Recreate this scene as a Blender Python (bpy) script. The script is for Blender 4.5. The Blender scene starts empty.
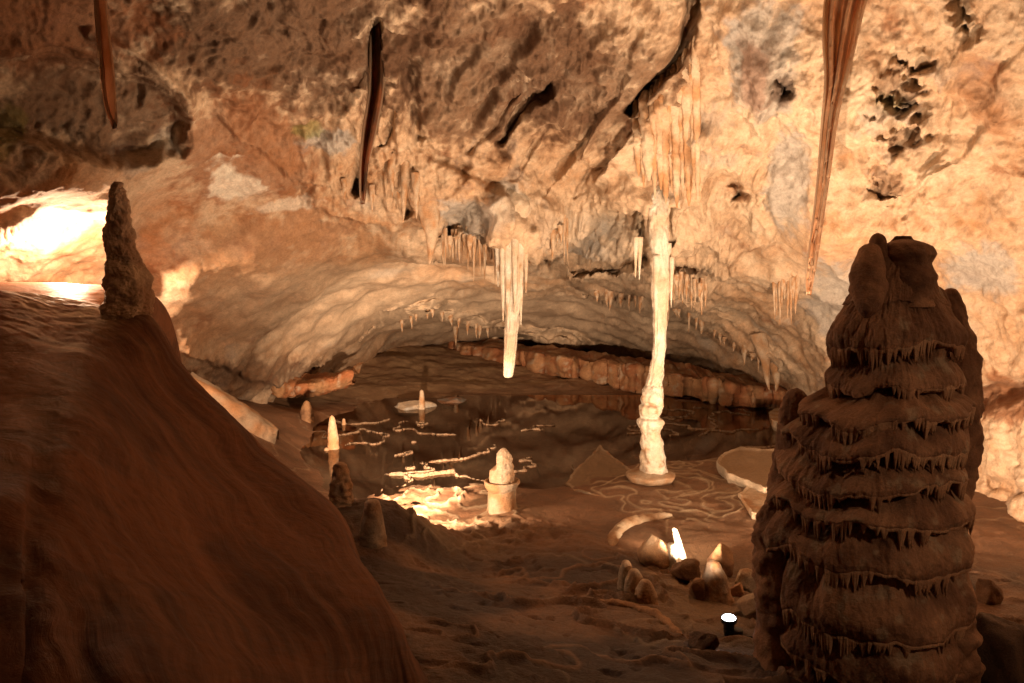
import bpy, math, random
import numpy as np
from mathutils import Vector

random.seed(7)
rng = np.random.default_rng(11)
SC = bpy.context.scene
COL = SC.collection
F = 850.0
H = 2.0
PITCH = math.atan(81.5 / F)
CAM = np.array([0.0, 0.0, H])

# ------------------------------------------------------------------ numeric helpers
_perm = rng.permutation(256)
_perm = np.concatenate([_perm, _perm])
_g = rng.normal(size=(256, 3))
_g = (_g / np.linalg.norm(_g, axis=1)[:, None]).astype(np.float32)


def perlin(P):
    P = np.asarray(P, dtype=np.float32)
    i = np.floor(P).astype(np.int64)
    f = P - i
    i &= 255
    u = f * f * f * (f * (f * 6 - 15) + 10)
    out = 0
    for dx in (0, 1):
        wx = u[..., 0] if dx else 1 - u[..., 0]
        for dy in (0, 1):
            wy = u[..., 1] if dy else 1 - u[..., 1]
            for dz in (0, 1):
                wz = u[..., 2] if dz else 1 - u[..., 2]
                h = _perm[_perm[_perm[(i[..., 0] + dx) & 255] + ((i[..., 1] + dy) & 255)] + ((i[..., 2] + dz) & 255)]
                g = _g[h]
                d = g[..., 0] * (f[..., 0] - dx) + g[..., 1] * (f[..., 1] - dy) + g[..., 2] * (f[..., 2] - dz)
                out = out + wx * wy * wz * d
    return out * 1.5


def fbm(P, oct=4, lac=2.03, gain=0.5):
    P = np.asarray(P, dtype=np.float32)
    a, s, o = 1.0, 0.0, 0
    for k in range(oct):
        o = o + a * perlin(P + 17.3 * k)
        s += a
        a *= gain
        P = P * lac
    return o / s * 1.35


def ridged(P, oct=3, lac=2.1, gain=0.55):
    P = np.asarray(P, dtype=np.float32)
    a, s, o = 1.0, 0.0, 0
    for k in range(oct):
        o = o + a * (1 - 2 * np.abs(perlin(P + 9.1 * k)))
        s += a
        a *= gain
        P = P * lac
    return o / s


def sstep(a, b, x):
    t = np.clip((x - a) / (b - a), 0, 1)
    return t * t * (3 - 2 * t)


def ray(px, py):
    """world direction of the ray that passes through an image point, scaled to y = 1"""
    px, py = np.broadcast_arrays(np.asarray(px, float), np.asarray(py, float))
    x = (px - 512.0) / F
    y = -(py - 341.5) / F
    c, s = math.cos(PITCH), math.sin(PITCH)
    wy = c + y * s
    wz = y * c - s
    return np.stack([x / wy, np.ones_like(x), wz / wy], -1)


def P(px, py, D):
    return CAM + ray(px, py) * np.asarray(D, float)[..., None]


def to_px(V):
    d = V - CAM
    c, s = math.cos(PITCH), math.sin(PITCH)
    fw = d[..., 1] * c - d[..., 2] * s
    up = d[..., 1] * s + d[..., 2] * c
    fw2 = np.where(fw > 0.05, fw, 0.05)
    return 512 + F * d[..., 0] / fw2, 341.5 - F * up / fw2, fw


def catmull(A, n):
    """resample control points A (k, ...) to n samples with a Catmull-Rom spline"""
    A = np.asarray(A, float)
    k = len(A)
    t = np.linspace(0, k - 1, n)
    i = np.minimum(t.astype(int), k - 2)
    f = (t - i).reshape((-1,) + (1,) * (A.ndim - 1))
    p0 = A[np.maximum(i - 1, 0)]
    p1 = A[i]
    p2 = A[i + 1]
    p3 = A[np.minimum(i + 2, k - 1)]
    return 0.5 * (2 * p1 + (p2 - p0) * f + (2 * p0 - 5 * p1 + 4 * p2 - p3) * f ** 2 + (3 * p1 - p0 - 3 * p2 + p3) * f ** 3)


def loft(G, nu, nv):
    G = np.asarray(G, float)
    A = catmull(G, nu)
    return np.swapaxes(catmull(np.swapaxes(A, 0, 1), nv), 0, 1)


def grid_normals(V, closed=False):
    if closed:
        du = np.roll(V, -1, 0) - np.roll(V, 1, 0)
    else:
        du = np.gradient(V, axis=0)
    dv = np.gradient(V, axis=1)
    n = np.cross(du, dv)
    return n / (np.linalg.norm(n, axis=-1, keepdims=True) + 1e-9)


def polyline_dist(px, py, pts):
    d = np.full(px.shape, 1e9)
    pts = np.asarray(pts, float)
    for a, b in zip(pts[:-1], pts[1:]):
        ab = b - a
        t = np.clip(((px - a[0]) * ab[0] + (py - a[1]) * ab[1]) / (ab @ ab + 1e-9), 0, 1)
        d = np.minimum(d, np.hypot(px - a[0] - t * ab[0], py - a[1] - t * ab[1]))
    return d


def poly_sd(px, py, pts):
    """signed distance, positive inside"""
    pts = list(pts)
    d = polyline_dist(px, py, pts + [pts[0]])
    ins = np.zeros(px.shape, bool)
    for (x1, y1), (x2, y2) in zip(pts, pts[1:] + pts[:1]):
        c = ((y1 > py) != (y2 > py)) & (px < (x2 - x1) * (py - y1) / ((y2 - y1) if y2 != y1 else 1e-9) + x1)
        ins ^= c
    return np.where(ins, d, -d)


# ------------------------------------------------------------------ mesh helpers
def new_mesh(name, V, Fq, mat, parent=None, loc=None, col=None, smooth=True):
    """V (n,3) world coordinates, Fq a list of index arrays (m,4) or (m,3)"""
    V = np.asarray(V, np.float64).reshape(-1, 3)
    loc = np.zeros(3) if loc is None else np.asarray(loc, float)
    off = loc.copy()
    if parent is not None:
        off = np.array(parent.matrix_world.translation) if parent.parent is None else off
        pl = parent
        off = np.zeros(3)
        while pl is not None:
            off += np.array(pl.location)
            pl = pl.parent
        off = off + loc
    me = bpy.data.meshes.new(name)
    me.vertices.add(len(V))
    me.vertices.foreach_set('co', (V - off).astype(np.float32).ravel())
    Fq = [np.asarray(f, np.int64) for f in Fq if len(f)]
    loops = np.concatenate([f.ravel() for f in Fq])
    tot = np.concatenate([np.full(len(f), f.shape[1]) for f in Fq])
    st = np.concatenate([[0], np.cumsum(tot)[:-1]])
    me.loops.add(len(loops))
    me.loops.foreach_set('vertex_index', loops.astype(np.int32))
    me.polygons.add(len(tot))
    me.polygons.foreach_set('loop_start', st.astype(np.int32))
    me.polygons.foreach_set('loop_total', tot.astype(np.int32))
    me.update(calc_edges=True)
    if smooth:
        me.polygons.foreach_set('use_smooth', np.ones(len(tot), bool))
    if col is not None:
        at = me.color_attributes.new('Col', 'FLOAT_COLOR', 'POINT')
        c = np.ones((len(V), 4), np.float32)
        c[:, :3] = np.asarray(col).reshape(-1, 3)
        at.data.foreach_set('color', c.ravel())
    me.materials.append(mat)
    o = bpy.data.objects.new(name, me)
    COL.objects.link(o)
    o.location = loc
    if parent is not None:
        o.parent = parent
    return o


def quads(nu, nv, closed=False, flip=False):
    i = np.arange(nu if closed else nu - 1)[:, None]
    j = np.arange(nv - 1)[None, :]
    i2 = (i + 1) % nu
    a = i * nv + j
    b = i2 * nv + j
    c = i2 * nv + j + 1
    d = i * nv + j + 1
    q = np.stack(np.broadcast_arrays(a, b, c, d), -1).reshape(-1, 4)
    return q[:, ::-1] if flip else q


def thing(name, label, cat, loc, group=None):
    o = bpy.data.objects.new(name, None)
    o.empty_display_size = 0.1
    COL.objects.link(o)
    o.location = loc
    return tag(o, label, cat, group)


def tag(o, label, cat, group=None):
    o['label'] = label
    o['category'] = cat
    if group:
        o['group'] = group
    return o


def structure(o, kind='structure'):
    o['kind'] = kind
    return o


# ------------------------------------------------------------------ colours (mineral, linear)
CREAM = np.array([0.62, 0.475, 0.34])
OCHRE = np.array([0.44, 0.24, 0.12])
RUST = np.array([0.25, 0.095, 0.04])
UMBER = np.array([0.12, 0.062, 0.035])
GREY = np.array([0.40, 0.385, 0.36])
WHITE = np.array([0.74, 0.68, 0.58])
MUD = np.array([0.17, 0.085, 0.045])
GREEN = np.array([0.22, 0.22, 0.06])


def mix(a, b, w):
    return a + (b - a) * np.clip(w, 0, 1)[..., None]


def mineral(V, a, b, c=None, scale=3.0, seed=0.0, contrast=1.6):
    n = fbm(V * scale + seed, 4)
    col = mix(np.broadcast_to(a, V.shape), b, 0.5 + contrast * n)
    if c is not None:
        m = fbm(V * scale * 2.3 + seed + 40, 4)
        col = mix(col, c, sstep(0.15, 0.5, m) * 0.8)
    return col


# ------------------------------------------------------------------ materials
def mat_rock(name, rough=0.75, bump=0.5, s1=14.0, s2=70.0, spec=0.3, mott=0.35, translucent=0.0, coat=0.0, flow=False):
    m = bpy.data.materials.new(name)
    m.use_nodes = True
    nt = m.node_tree
    N, L = nt.nodes, nt.links
    N.clear()
    out = N.new('ShaderNodeOutputMaterial')
    b = N.new('ShaderNodeBsdfPrincipled')
    at = N.new('ShaderNodeAttribute')
    at.attribute_name = 'Col'
    tc = N.new('ShaderNodeNewGeometry')
    n1 = N.new('ShaderNodeTexNoise')
    n1.inputs['Scale'].default_value = s1
    n1.inputs['Detail'].default_value = 8
    n1.inputs['Roughness'].default_value = 0.65
    n2 = N.new('ShaderNodeTexNoise')
    n2.inputs['Scale'].default_value = s2
    n2.inputs['Detail'].default_value = 5
    n2.inputs['Roughness'].default_value = 0.7
    L.new(tc.outputs['Position'], n1.inputs['Vector'])
    if flow:                       # streaks that follow the run of the flowstone
        fa = N.new('ShaderNodeAttribute')
        fa.attribute_name = 'Flow'
        L.new(fa.outputs['Vector'], n2.inputs['Vector'])
    else:
        L.new(tc.outputs['Position'], n2.inputs['Vector'])
    # fine mottling of the mineral colour
    mr = N.new('ShaderNodeMapRange')
    mr.inputs['From Min'].default_value = 0.3
    mr.inputs['From Max'].default_value = 0.7
    mr.inputs['To Min'].default_value = 1 - mott
    mr.inputs['To Max'].default_value = 1 + mott * 0.7
    add = N.new('ShaderNodeMath')
    add.operation = 'ADD'
    mul = N.new('ShaderNodeMath')
    mul.operation = 'MULTIPLY'
    mul.inputs[1].default_value = 0.5
    L.new(n1.outputs['Fac'], add.inputs[0])
    L.new(n2.outputs['Fac'], add.inputs[1])
    L.new(add.outputs[0], mul.inputs[0])
    L.new(mul.outputs[0], mr.inputs['Value'])
    vm = N.new('ShaderNodeVectorMath')
    vm.operation = 'SCALE'
    L.new(at.outputs['Color'], vm.inputs[0])
    L.new(mr.outputs['Result'], vm.inputs['Scale'])
    L.new(vm.outputs['Vector'], b.inputs['Base Color'])
    bp = N.new('ShaderNodeBump')
    bp.inputs['Strength'].default_value = bump
    bp.inputs['Distance'].default_value = 0.03
    L.new(mul.outputs[0], bp.inputs['Height'])
    L.new(bp.outputs['Normal'], b.inputs['Normal'])
    rr = N.new('ShaderNodeMapRange')
    rr.inputs['To Min'].default_value = max(0.05, rough - 0.18)
    rr.inputs['To Max'].default_value = min(1, rough + 0.15)
    L.new(n1.outputs['Fac'], rr.inputs['Value'])
    L.new(rr.outputs['Result'], b.inputs['Roughness'])
    b.inputs['Specular IOR Level'].default_value = spec
    if coat:
        b.inputs['Coat Weight'].default_value = coat
        b.inputs['Coat Roughness'].default_value = 0.3
    if translucent:
        tr = N.new('ShaderNodeBsdfTranslucent')
        L.new(vm.outputs['Vector'], tr.inputs['Color'])
        mx = N.new('ShaderNodeMixShader')
        mx.inputs[0].default_value = translucent
        L.new(b.outputs[0], mx.inputs[1])
        L.new(tr.outputs[0], mx.inputs[2])
        L.new(mx.outputs[0], out.inputs['Surface'])
    else:
        L.new(b.outputs[0], out.inputs['Surface'])
    return m


def mat_plain(name, color, rough=0.5, metal=0.0, emit=None, strength=0.0):
    m = bpy.data.materials.new(name)
    m.use_nodes = True
    b = m.node_tree.nodes['Principled BSDF']
    nz = m.node_tree.nodes.new('ShaderNodeTexNoise')
    nz.inputs['Scale'].default_value = 60
    mr = m.node_tree.nodes.new('ShaderNodeMapRange')
    mr.inputs['To Min'].default_value = rough - 0.12
    mr.inputs['To Max'].default_value = rough + 0.12
    m.node_tree.links.new(nz.outputs['Fac'], mr.inputs['Value'])
    m.node_tree.links.new(mr.outputs['Result'], b.inputs['Roughness'])
    b.inputs['Base Color'].default_value = (*color, 1)
    b.inputs['Metallic'].default_value = metal
    if emit:
        b.inputs['Emission Color'].default_value = (*emit, 1)
        b.inputs['Emission Strength'].default_value = strength
    return m


M_WALL = mat_rock('wall_limestone', 0.8, 0.7, 13.0, 48.0, 0.25, 0.42)
M_FLOOR = mat_rock('floor_mud', 0.55, 1.0, 16.0, 70.0, 0.4, 0.5)
M_FLOW = mat_rock('flowstone_skin', 0.7, 0.45, 22.0, 1.0, 0.12, 0.40, flow=True)
M_RIDGE = mat_rock('ridge_flowstone', 0.7, 0.7, 16.0, 90.0, 0.25, 0.40)
M_STAL = mat_rock('stalagmite_calcite', 0.7, 0.6, 26.0, 110.0, 0.3, 0.45)
M_PALE = mat_rock('pale_calcite', 0.6, 0.7, 28.0, 110.0, 0.35, 0.4)
M_POP = mat_rock('popcorn_calcite', 0.7, 0.7, 45.0, 130.0, 0.3, 0.35)
M_DRAPE = mat_rock('drapery_calcite', 0.5, 0.12, 20.0, 90.0, 0.4, 0.18, translucent=0.6)

# ------------------------------------------------------------------ camera, world
cam = bpy.data.objects.new('camera', bpy.data.cameras.new('camera'))
COL.objects.link(cam)
cam.location = CAM
cam.rotation_euler = (math.pi / 2 - PITCH, 0, 0)
cam.data.sensor_width = 36.0
cam.data.lens = F / 1024 * 36.0
cam.data.clip_start = 0.05
cam.data.clip_end = 200
SC.camera = cam

w = bpy.data.worlds.new('World')
SC.world = w
w.use_nodes = True
w.node_tree.nodes['Background'].inputs[0].default_value = (0.02, 0.015, 0.01, 1)
w.node_tree.nodes['Background'].inputs[1].default_value = 0.1

# ------------------------------------------------------------------ cave wall (one closed shell round the chamber)
ctrl = []


def C(y, row):
    for x, d in row:
        ctrl.append((x, y, d))


C(-420, [(-250, 2.3), (200, 3.2), (600, 3.6), (1000, 3.0), (1350, 2.4)])
C(-180, [(-300, 2.9), (0, 3.9), (250, 4.5), (520, 5.0), (760, 4.9), (1000, 4.1), (1300, 3.2)])
C(0, [(-350, 3.4), (-150, 4.3), (0, 4.9), (100, 5.3), (200, 5.6), (300, 6.0), (400, 6.3), (500, 6.4), (600, 6.5), (690, 6.4),
      (760, 6.1), (830, 5.9), (900, 5.6), (1024, 5.1), (1250, 4.2)])
C(100, [(0, 5.4), (100, 5.8), (185, 6.1), (250, 6.5), (330, 7.0), (430, 7.3), (520, 7.5), (600, 7.5), (650, 7.2), (700, 7.0),
        (760, 6.75), (850, 6.35), (950, 5.9), (1024, 5.5)])
C(180, [(-350, 4.0), (-150, 5.0), (0, 5.5), (100, 6.1), (180, 6.7), (250, 7.4), (330, 7.8), (420, 7.9), (520, 8.1), (600, 8.2), (650, 7.55),
        (720, 7.8), (800, 7.3), (900, 6.6), (1024, 5.9), (1250, 4.8)])
C(240, [(0, 5.9), (70, 6.4), (180, 7.4), (260, 7.9), (350, 8.5), (420, 8.6), (510, 8.3), (590, 9.3), (650, 8.1), (700, 8.7),
        (780, 8.0), (900, 7.0), (1024, 6.2)])
C(300, [(-300, 5.0), (-100, 6.3), (0, 6.9), (100, 7.5), (200, 8.0), (280, 8.8), (350, 10.2), (420, 11.8), (500, 12.3), (600, 12.3), (700, 10.5),
        (780, 9.0), (850, 8.2), (950, 7.2), (1024, 6.5), (1250, 5.2)])
C(340, [(200, 8.8), (280, 9.8), (340, 12.0), (400, 15.5), (500, 17.5), (560, 17), (600, 15.5), (700, 12.6), (770, 10.3), (820, 9.1),
        (950, 7.4), (1024, 6.6)])
C(390, [(0, 8.0), (120, 8.6), (220, 9.3), (300, 12.5), (400, 19), (500, 20), (600, 18.5), (700, 15.3), (770, 11.8), (820, 9.7), (950, 7.6), (1024, 6.5)])
C(470, [(-300, 5.5), (0, 9.0), (220, 10.5), (400, 19), (600, 18), (800, 11), (950, 7.6), (1024, 6.35), (1250, 5.0)])
C(560, [(980, 6.6), (1024, 6.1)])
C(700, [(-300, 5), (100, 6.5), (500, 6.8), (900, 6.2), (1300, 4.6)])
cd = []
cr = []
for x, y, d in ctrl:
    v = P(x, y, d) - CAM
    r = np.linalg.norm(v)
    cd.append(v / r)
    cr.append(r)
for az in range(0, 360, 40):  # the half of the chamber behind the photographer
    for el, r in ((-72, 2.6), (-35, 3.6), (0, 5.0), (35, 4.2), (72, 3.3)):
        a, e = math.radians(az), math.radians(el)
        v = np.array([math.sin(a) * math.cos(e), math.cos(a) * math.cos(e), math.sin(e)])
        if v[1] < 0.35 and np.max(np.array(cd) @ v) < 0.93:
            cd.append(v)
            cr.append(r)
cd = np.array(cd)
cr = np.log(np.array(cr))
RC = 0.05
_K = np.sqrt(((cd[:, None] - cd[None]) ** 2).sum(-1) + RC ** 2)
_A = np.block([[_K - 0.002 * np.eye(len(cd)), np.ones((len(cd), 1))], [np.ones((1, len(cd))), np.zeros((1, 1))]])
_w = np.linalg.solve(_A, np.concatenate([cr, [0]]))


def shell_r(dirs):
    sh = dirs.shape[:-1]
    d = dirs.reshape(-1, 3)
    o = np.empty(len(d))
    for s in range(0, len(d), 40000):
        q = d[s:s + 40000]
        k = np.sqrt(np.maximum(2 - 2 * (q @ cd.T), 0) + RC ** 2)
        o[s:s + 40000] = k @ _w[:-1] + _w[-1]
    return np.exp(o).reshape(sh)


def axis(lo, hi, a, b, fine, coarse):
    mid = np.arange(a, b + fine / 2, fine)
    left, right = [], []
    x, s = a, fine
    while x > lo:
        s = min(s * 1.25, coarse)
        x -= s
        left.append(max(x, lo))
    x, s = b, fine
    while x < hi:
        s = min(s * 1.25, coarse)
        x += s
        right.append(min(x, hi))
    return np.array(left[::-1] + list(mid) + right)


AZ = np.radians(axis(-180, 180, -34, 34, 0.088, 3.0))
EL = np.radians(axis(-89.5, 89.5, -18, 19, 0.088, 3.0))
az, el = np.meshgrid(AZ, EL, indexing='ij')
dirs = np.stack([np.sin(az) * np.cos(el), np.cos(az) * np.cos(el), np.sin(el)], -1)
R0 = shell_r(dirs)
base = CAM + dirs * R0[..., None]
PX, PY, FW = to_px(base)
front = FW > 0.3
wx = 7 * fbm(base * 2.5 + 3, 3)
wy = 7 * fbm(base * 2.5 + 31, 3)
QX, QY = np.where(front, PX + wx, -9999), np.where(front, PY + wy, -9999)
lr = np.zeros(az.shape)
vx = 11 * fbm(base * 7 + 13, 3)
vy = 11 * fbm(base * 7 + 43, 3)
vz = fbm(base * 11 + 53, 3)


def f_poly(pts, delta, soft=6):
    sd = poly_sd(QX, QY, pts)
    global lr
    lr = lr + delta * sstep(-soft, soft, sd)


def f_line(pts, wid, delta, pw=2.0):
    global lr
    d = polyline_dist(QX, QY, pts)
    lr = lr + delta * np.exp(-(d / wid) ** pw)


def f_spot(x, y, rx, ry, delta, pw=2.0):
    global lr
    nz_ = 1.0 if rx < 20 else 0.0
    d = np.abs(np.hypot((QX + nz_ * vx - x) / rx, (QY + nz_ * vy - y) / ry) + .8 * nz_ * vz)
    lr = lr + delta * np.exp(-d ** pw)


# recesses, pockets and holes
f_poly([(-90, 258), (0, 248), (28, 242), (60, 228), (116, 230), (128, 300), (124, 345), (-90, 345)], 0.15, 6)
f_poly([(-70, 62), (50, 58), (120, 72), (178, 96), (188, 128), (178, 150), (115, 163), (40, 142), (-70, 118)], 0.05, 11)
f_line([(696, -20), (689, 35), (673, 66), (634, 106)], 6, 0.07, 4)
f_line([(377, 26), (371, 90), (358, 190)], 6, 0.055, 4)
f_line([(405, 60), (412, 100), (420, 130)], 7, 0.03)
f_line([(388, 110), (383, 140)], 4, 0.03)
f_line([(548, 88), (518, 118), (500, 140)], 6, 0.045, 3)
f_line([(520, 165), (545, 130), (575, 95)], 3, 0.012)
f_line([(470, 150), (500, 110), (530, 70)], 4, 0.015)
f_line([(540, 190), (585, 140)], 3, 0.012)
f_line([(575, 195), (610, 155)], 3, 0.012)
f_line([(420, 142), (460, 165), (508, 190), (522, 218)], 6, 0.02)
f_line([(968, -15), (955, 60), (940, 140), (905, 215)], 7, 0.010)
f_spot(966, 10, 12, 30, 0.04)
f_line([(575, 262), (605, 270), (640, 258)], 8, 0.07, 4)
f_line([(642, 208), (644, 255)], 4, 0.05, 4)
f_line([(667, 205), (666, 235)], 4, 0.04, 4)
f_poly([(440, 242), (452, 216), (478, 196), (492, 214), (486, 240)], 0.045, 5)
f_line([(400, 190), (408, 215)], 6, 0.04)
f_spot(905, 82, 17, 16, 0.032, 3)
f_spot(880, 105, 9, 8, 0.015, 3)
f_spot(925, 105, 9, 9, 0.018, 3)
f_spot(900, 60, 8, 6, 0.015, 3)
f_spot(875, 195, 9, 6, 0.018, 3)
f_spot(906, 130, 17, 12, 0.028, 3)
f_spot(888, 186, 15, 12, 0.022, 3)
f_spot(918, 55, 16, 9, 0.025, 4)
f_spot(786, 78, 10, 13, 0.035)
f_spot(735, 187, 5, 8, 0.03)
f_line([(960, 400), (1024, 385), (1080, 380)], 14, 0.06)
f_line([(985, 483), (1060, 490)], 5, 0.03)
f_line([(985, 552), (1060, 560)], 7, 0.06)
# ribs, lips and bulges
def f_lip(pts, delta, fall):
    """rock that bulges towards the chamber down to a lip, then steps back"""
    global lr
    a = np.array(pts, float)
    yl = np.interp(QX, a[:, 0], a[:, 1])
    m = sstep(a[0, 0] - 4, a[0, 0] + 18, QX) * (1 - sstep(a[-1, 0] - 18, a[-1, 0] + 4, QX))
    dy = yl - QY
    lr = lr - delta * m * np.where(dy > -4, np.exp(-np.maximum(dy, 0) / fall) * sstep(-2.5, 1.5, dy), 0)


f_lip([(405, 262), (430, 262), (470, 240), (520, 250), (560, 266), (600, 277), (645, 280)], .044, 30)
f_lip([(385, 330), (430, 312), (480, 330), (530, 340), (600, 352)], .042, 18)
f_lip([(560, 300), (600, 296), (650, 302), (690, 318), (730, 345), (785, 376)], .042, 26)
f_lip([(170, 345), (230, 372), (270, 384), (310, 372), (350, 345), (410, 306)], .032, 30)
f_lip([(300, 205), (345, 222), (390, 240), (420, 262)], .028, 26)
f_lip([(215, 120), (260, 150), (300, 175), (345, 190)], .022, 24)
f_lip([(690, 235), (730, 250), (780, 240), (830, 262), (870, 300)], .022, 24)
f_lip([(430, 88), (470, 100), (520, 70), (560, 60)], .026, 22)
f_lip([(860, 210), (900, 200), (950, 170), (1000, 180), (1040, 190)], .022, 24)
f_lip([(950, 395), (985, 385), (1040, 380)], .03, 20)
f_lip([(960, 482), (1000, 486), (1060, 490)], .012, 12)
f_line([(100, 42), (150, 72), (188, 100)], 9, -0.022)
f_line([(350, 35), (352, 120), (345, 170)], 14, -0.014)
f_line([(394, 62), (400, 110), (385, 165)], 13, -0.012)
f_line([(398, 320), (432, 312), (472, 324), (520, 338), (575, 348)], 10, -0.035)
f_line([(575, 95), (530, 140), (490, 175)], 8, -0.008)
f_line([(702, 20), (702, 110), (697, 190)], 14, -0.008)
f_line([(768, 10), (762, 110), (757, 170), (760, 225)], 10, -0.008, 2)
f_line([(776, 100), (772, 160), (768, 200)], 5, 0.006)
f_line([(620, 195), (660, 197), (695, 200)], 9, -0.007)
f_line([(590, 278), (640, 285), (690, 305), (740, 345), (775, 370)], 12, -0.03)
f_line([(950, 180), (900, 240), (870, 290)], 22, -0.02)
f_line([(124, 205), (128, 260), (130, 330)], 12, -0.028)
f_spot(300, 270, 100, 55, -0.03)
f_spot(840, 220, 35, 40, -0.03)
f_spot(570, 225, 40, 22, -0.03)
f_spot(410, 215, 35, 40, -0.02)
base = CAM + dirs * (R0 * np.exp(lr))[..., None]
nrm = grid_normals(CAM + dirs * R0[..., None])
nrm *= np.where((nrm * dirs).sum(-1) > 0, -1, 1)[..., None]      # towards the chamber


def zone(x, y, rx, ry):
    return np.exp(-(((QX - x) / rx) ** 2 + ((QY - y) / ry) ** 2) ** 1.5)


drip = np.clip(zone(365, 165, 85, 70) + zone(560, 230, 110, 35) + zone(690, 250, 60, 60) + 0.6 * zone(760, 140, 25, 110), 0, 1)
diag = np.clip(zone(560, 110, 150, 95) + 0.6 * zone(980, 90, 60, 70), 0, 1)
rough = np.clip(zone(430, 40, 280, 90) + zone(40, 140, 70, 28) + zone(905, 120, 40, 90) + 0.25, 0, 1)
smooth = np.clip(zone(250, 265, 150, 75) + zone(110, 215, 130, 50) + zone(330, 300, 170, 60) + zone(500, 325, 120, 25) + zone(800, 250, 50, 60), 0, 1)
fade = np.clip(np.linalg.norm(base - CAM, axis=-1) / 4.0, 0.3, 1.4)
disp = 0.17 * fbm(base * 1.1 + 5, 3)
disp += 0.03 * ridged(base * 5.5 + 2.2 + .5 * fbm(base * 3, 2)[..., None], 3) * (1 - .8 * smooth)
disp += 0.08 * ridged(base * np.array([2.6, 2.6, 2.2]) + fbm(base * 2, 2)[..., None], 4) * (1 - 0.75 * smooth) * (0.45 + 0.55 * rough)
disp += 0.034 * fbm(base * 8 + 2, 4, gain=.6) * (0.35 + rough) * (1 - 0.7 * smooth)
ca, sa = math.cos(math.radians(40)), math.sin(math.radians(40))
fib = np.stack([(QX * ca - QY * sa) / 26.0, (QX * sa + QY * ca) / 9.0, 0 * QX + 4], -1) + .8 * fbm(base * 5, 2)[..., None]
disp += (0.020 * fbm(fib, 4, gain=.62) + .012 * ridged(fib * .8 + 9, 3)) * (.15 + .85 * rough) * (1 - 0.8 * smooth)
dv = np.stack([base[..., 0] * 9, base[..., 1] * 1.6, base[..., 2] * 1.3], -1)
disp += drip * (0.085 * ridged(dv + 4 * fbm(base * 1.5, 2)[..., None] * 0.25, 3) + 0.05 * fbm(base * np.array([13, 5, 5]) + 8, 3))
fold = np.clip(zone(820, 130, 190, 190) + zone(650, 60, 60, 90), 0, 1)
fq = np.stack([base[..., 0] * 1.7 + .5 * base[..., 2], base[..., 1] * .9, base[..., 2] * .35], -1) + .35 * fbm(base * .9 + 8, 2)[..., None]
disp += fold * .13 * ridged(fq + 2.2, 2)
ca, sa = math.cos(math.radians(52)), math.sin(math.radians(52))
u = (QX * ca - QY * sa) / 100.0
v_ = (QX * sa + QY * ca) / 100.0
dg = np.stack([u * 0.9, v_ * 5.0, u * 0 + 2.0], -1)
disp += diag * (0.05 * ridged(dg + 0.35 * fbm(base * 1.6, 2)[..., None], 3) - 0.02)
saw = v_ * 2.1 + .55 * fbm(base * 1.3 + 4, 3) + .25 * u
saw = saw - np.floor(saw)
disp += diag * 0.26 * ((1 - saw) * sstep(0, .16, saw)) * np.clip(.55 + 1.2 * fbm(base * 1.9 + 61, 2), 0, 1)
disp *= np.clip(fade, 0.3, 1.2)
disp -= np.median(disp[(QX > 0) & (QX < 1024) & (QY > 0) & (QY < 400)])
mv = nrm * .62 - dirs * .38
mv /= np.linalg.norm(mv, axis=-1, keepdims=True)
WALL = base + mv * disp[..., None]

# wall colours: mineral tones, darker holes, shade painted into the upper-left recess
n1 = fbm(base * 1.3 + 70, 4)
n2 = fbm(base * 4.1 + 20, 4)
n3 = fbm(base * 2.2 + 90, 4)
n4 = fbm(base * 14 + 120, 3)
wc = mix(np.broadcast_to(CREAM, base.shape), OCHRE, 0.42 + 0.6 * n1 + 0.45 * n2 + .35 * n4)
wc = mix(wc, RUST, sstep(0.3, 0.7, n3 + 0.4 * n2 + .3 * n4) * 0.6)
wc = mix(wc, GREY, sstep(0.3, 0.6, fbm(base * 1.7 + 200, 4) + .3 * n4) * 0.4)


def paint(c, wgt, amt=1.0, nz=0.5):
    global wc
    wc = mix(wc, c, sstep(0.2, 0.75, wgt + nz * n2 + 0.3 * n1 + .35 * n4) * amt * (wgt > 0.02))


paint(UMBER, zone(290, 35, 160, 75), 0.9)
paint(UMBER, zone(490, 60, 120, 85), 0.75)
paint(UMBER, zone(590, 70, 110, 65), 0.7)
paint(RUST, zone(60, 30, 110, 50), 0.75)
paint(UMBER, zone(90, 110, 110, 42), 0.75)  # brown patch paints in the shade of this recess
paint(RUST, zone(240, 160, 80, 60), 0.6)
paint(OCHRE, zone(290, 250, 110, 50), 0.6)
paint(RUST, zone(300, 240, 60, 40), 0.3)
for (x, y, a, b) in [(600, 235, 45, 24), (840, 300, 45, 40), (468, 220, 30, 22),
                     (985, 270, 40, 26), (765, 60, 40, 70), (790, 175, 25, 60), (510, 200, 20, 14), (330, 140, 25, 15)]:
    paint(GREY, zone(x, y, a, b), 0.75)
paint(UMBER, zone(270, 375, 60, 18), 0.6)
paint(WHITE, zone(240, 188, 26, 20), 0.95, 0.8)
paint(WHITE, zone(285, 208, 30, 7), 0.6, 0.8)
paint(CREAM, zone(440, 318, 70, 22), 1.0)
paint(CREAM, zone(560, 320, 150, 26), 0.9)
paint(CREAM, zone(330, 305, 110, 40), 0.6)
paint(CREAM, zone(660, 250, 70, 60), 0.7)
paint(CREAM, zone(560, 215, 60, 30), 0.6)
paint(UMBER, zone(905, 84, 22, 18), 0.5, 1.0)  # darker brown inside the wall holes
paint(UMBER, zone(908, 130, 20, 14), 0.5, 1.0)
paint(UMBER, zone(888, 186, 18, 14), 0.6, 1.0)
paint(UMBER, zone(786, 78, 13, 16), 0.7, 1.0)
paint(RUST, zone(755, 75, 14, 40), 0.5)
paint(GREEN, zone(308, 130, 14, 9), 0.6)
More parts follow.
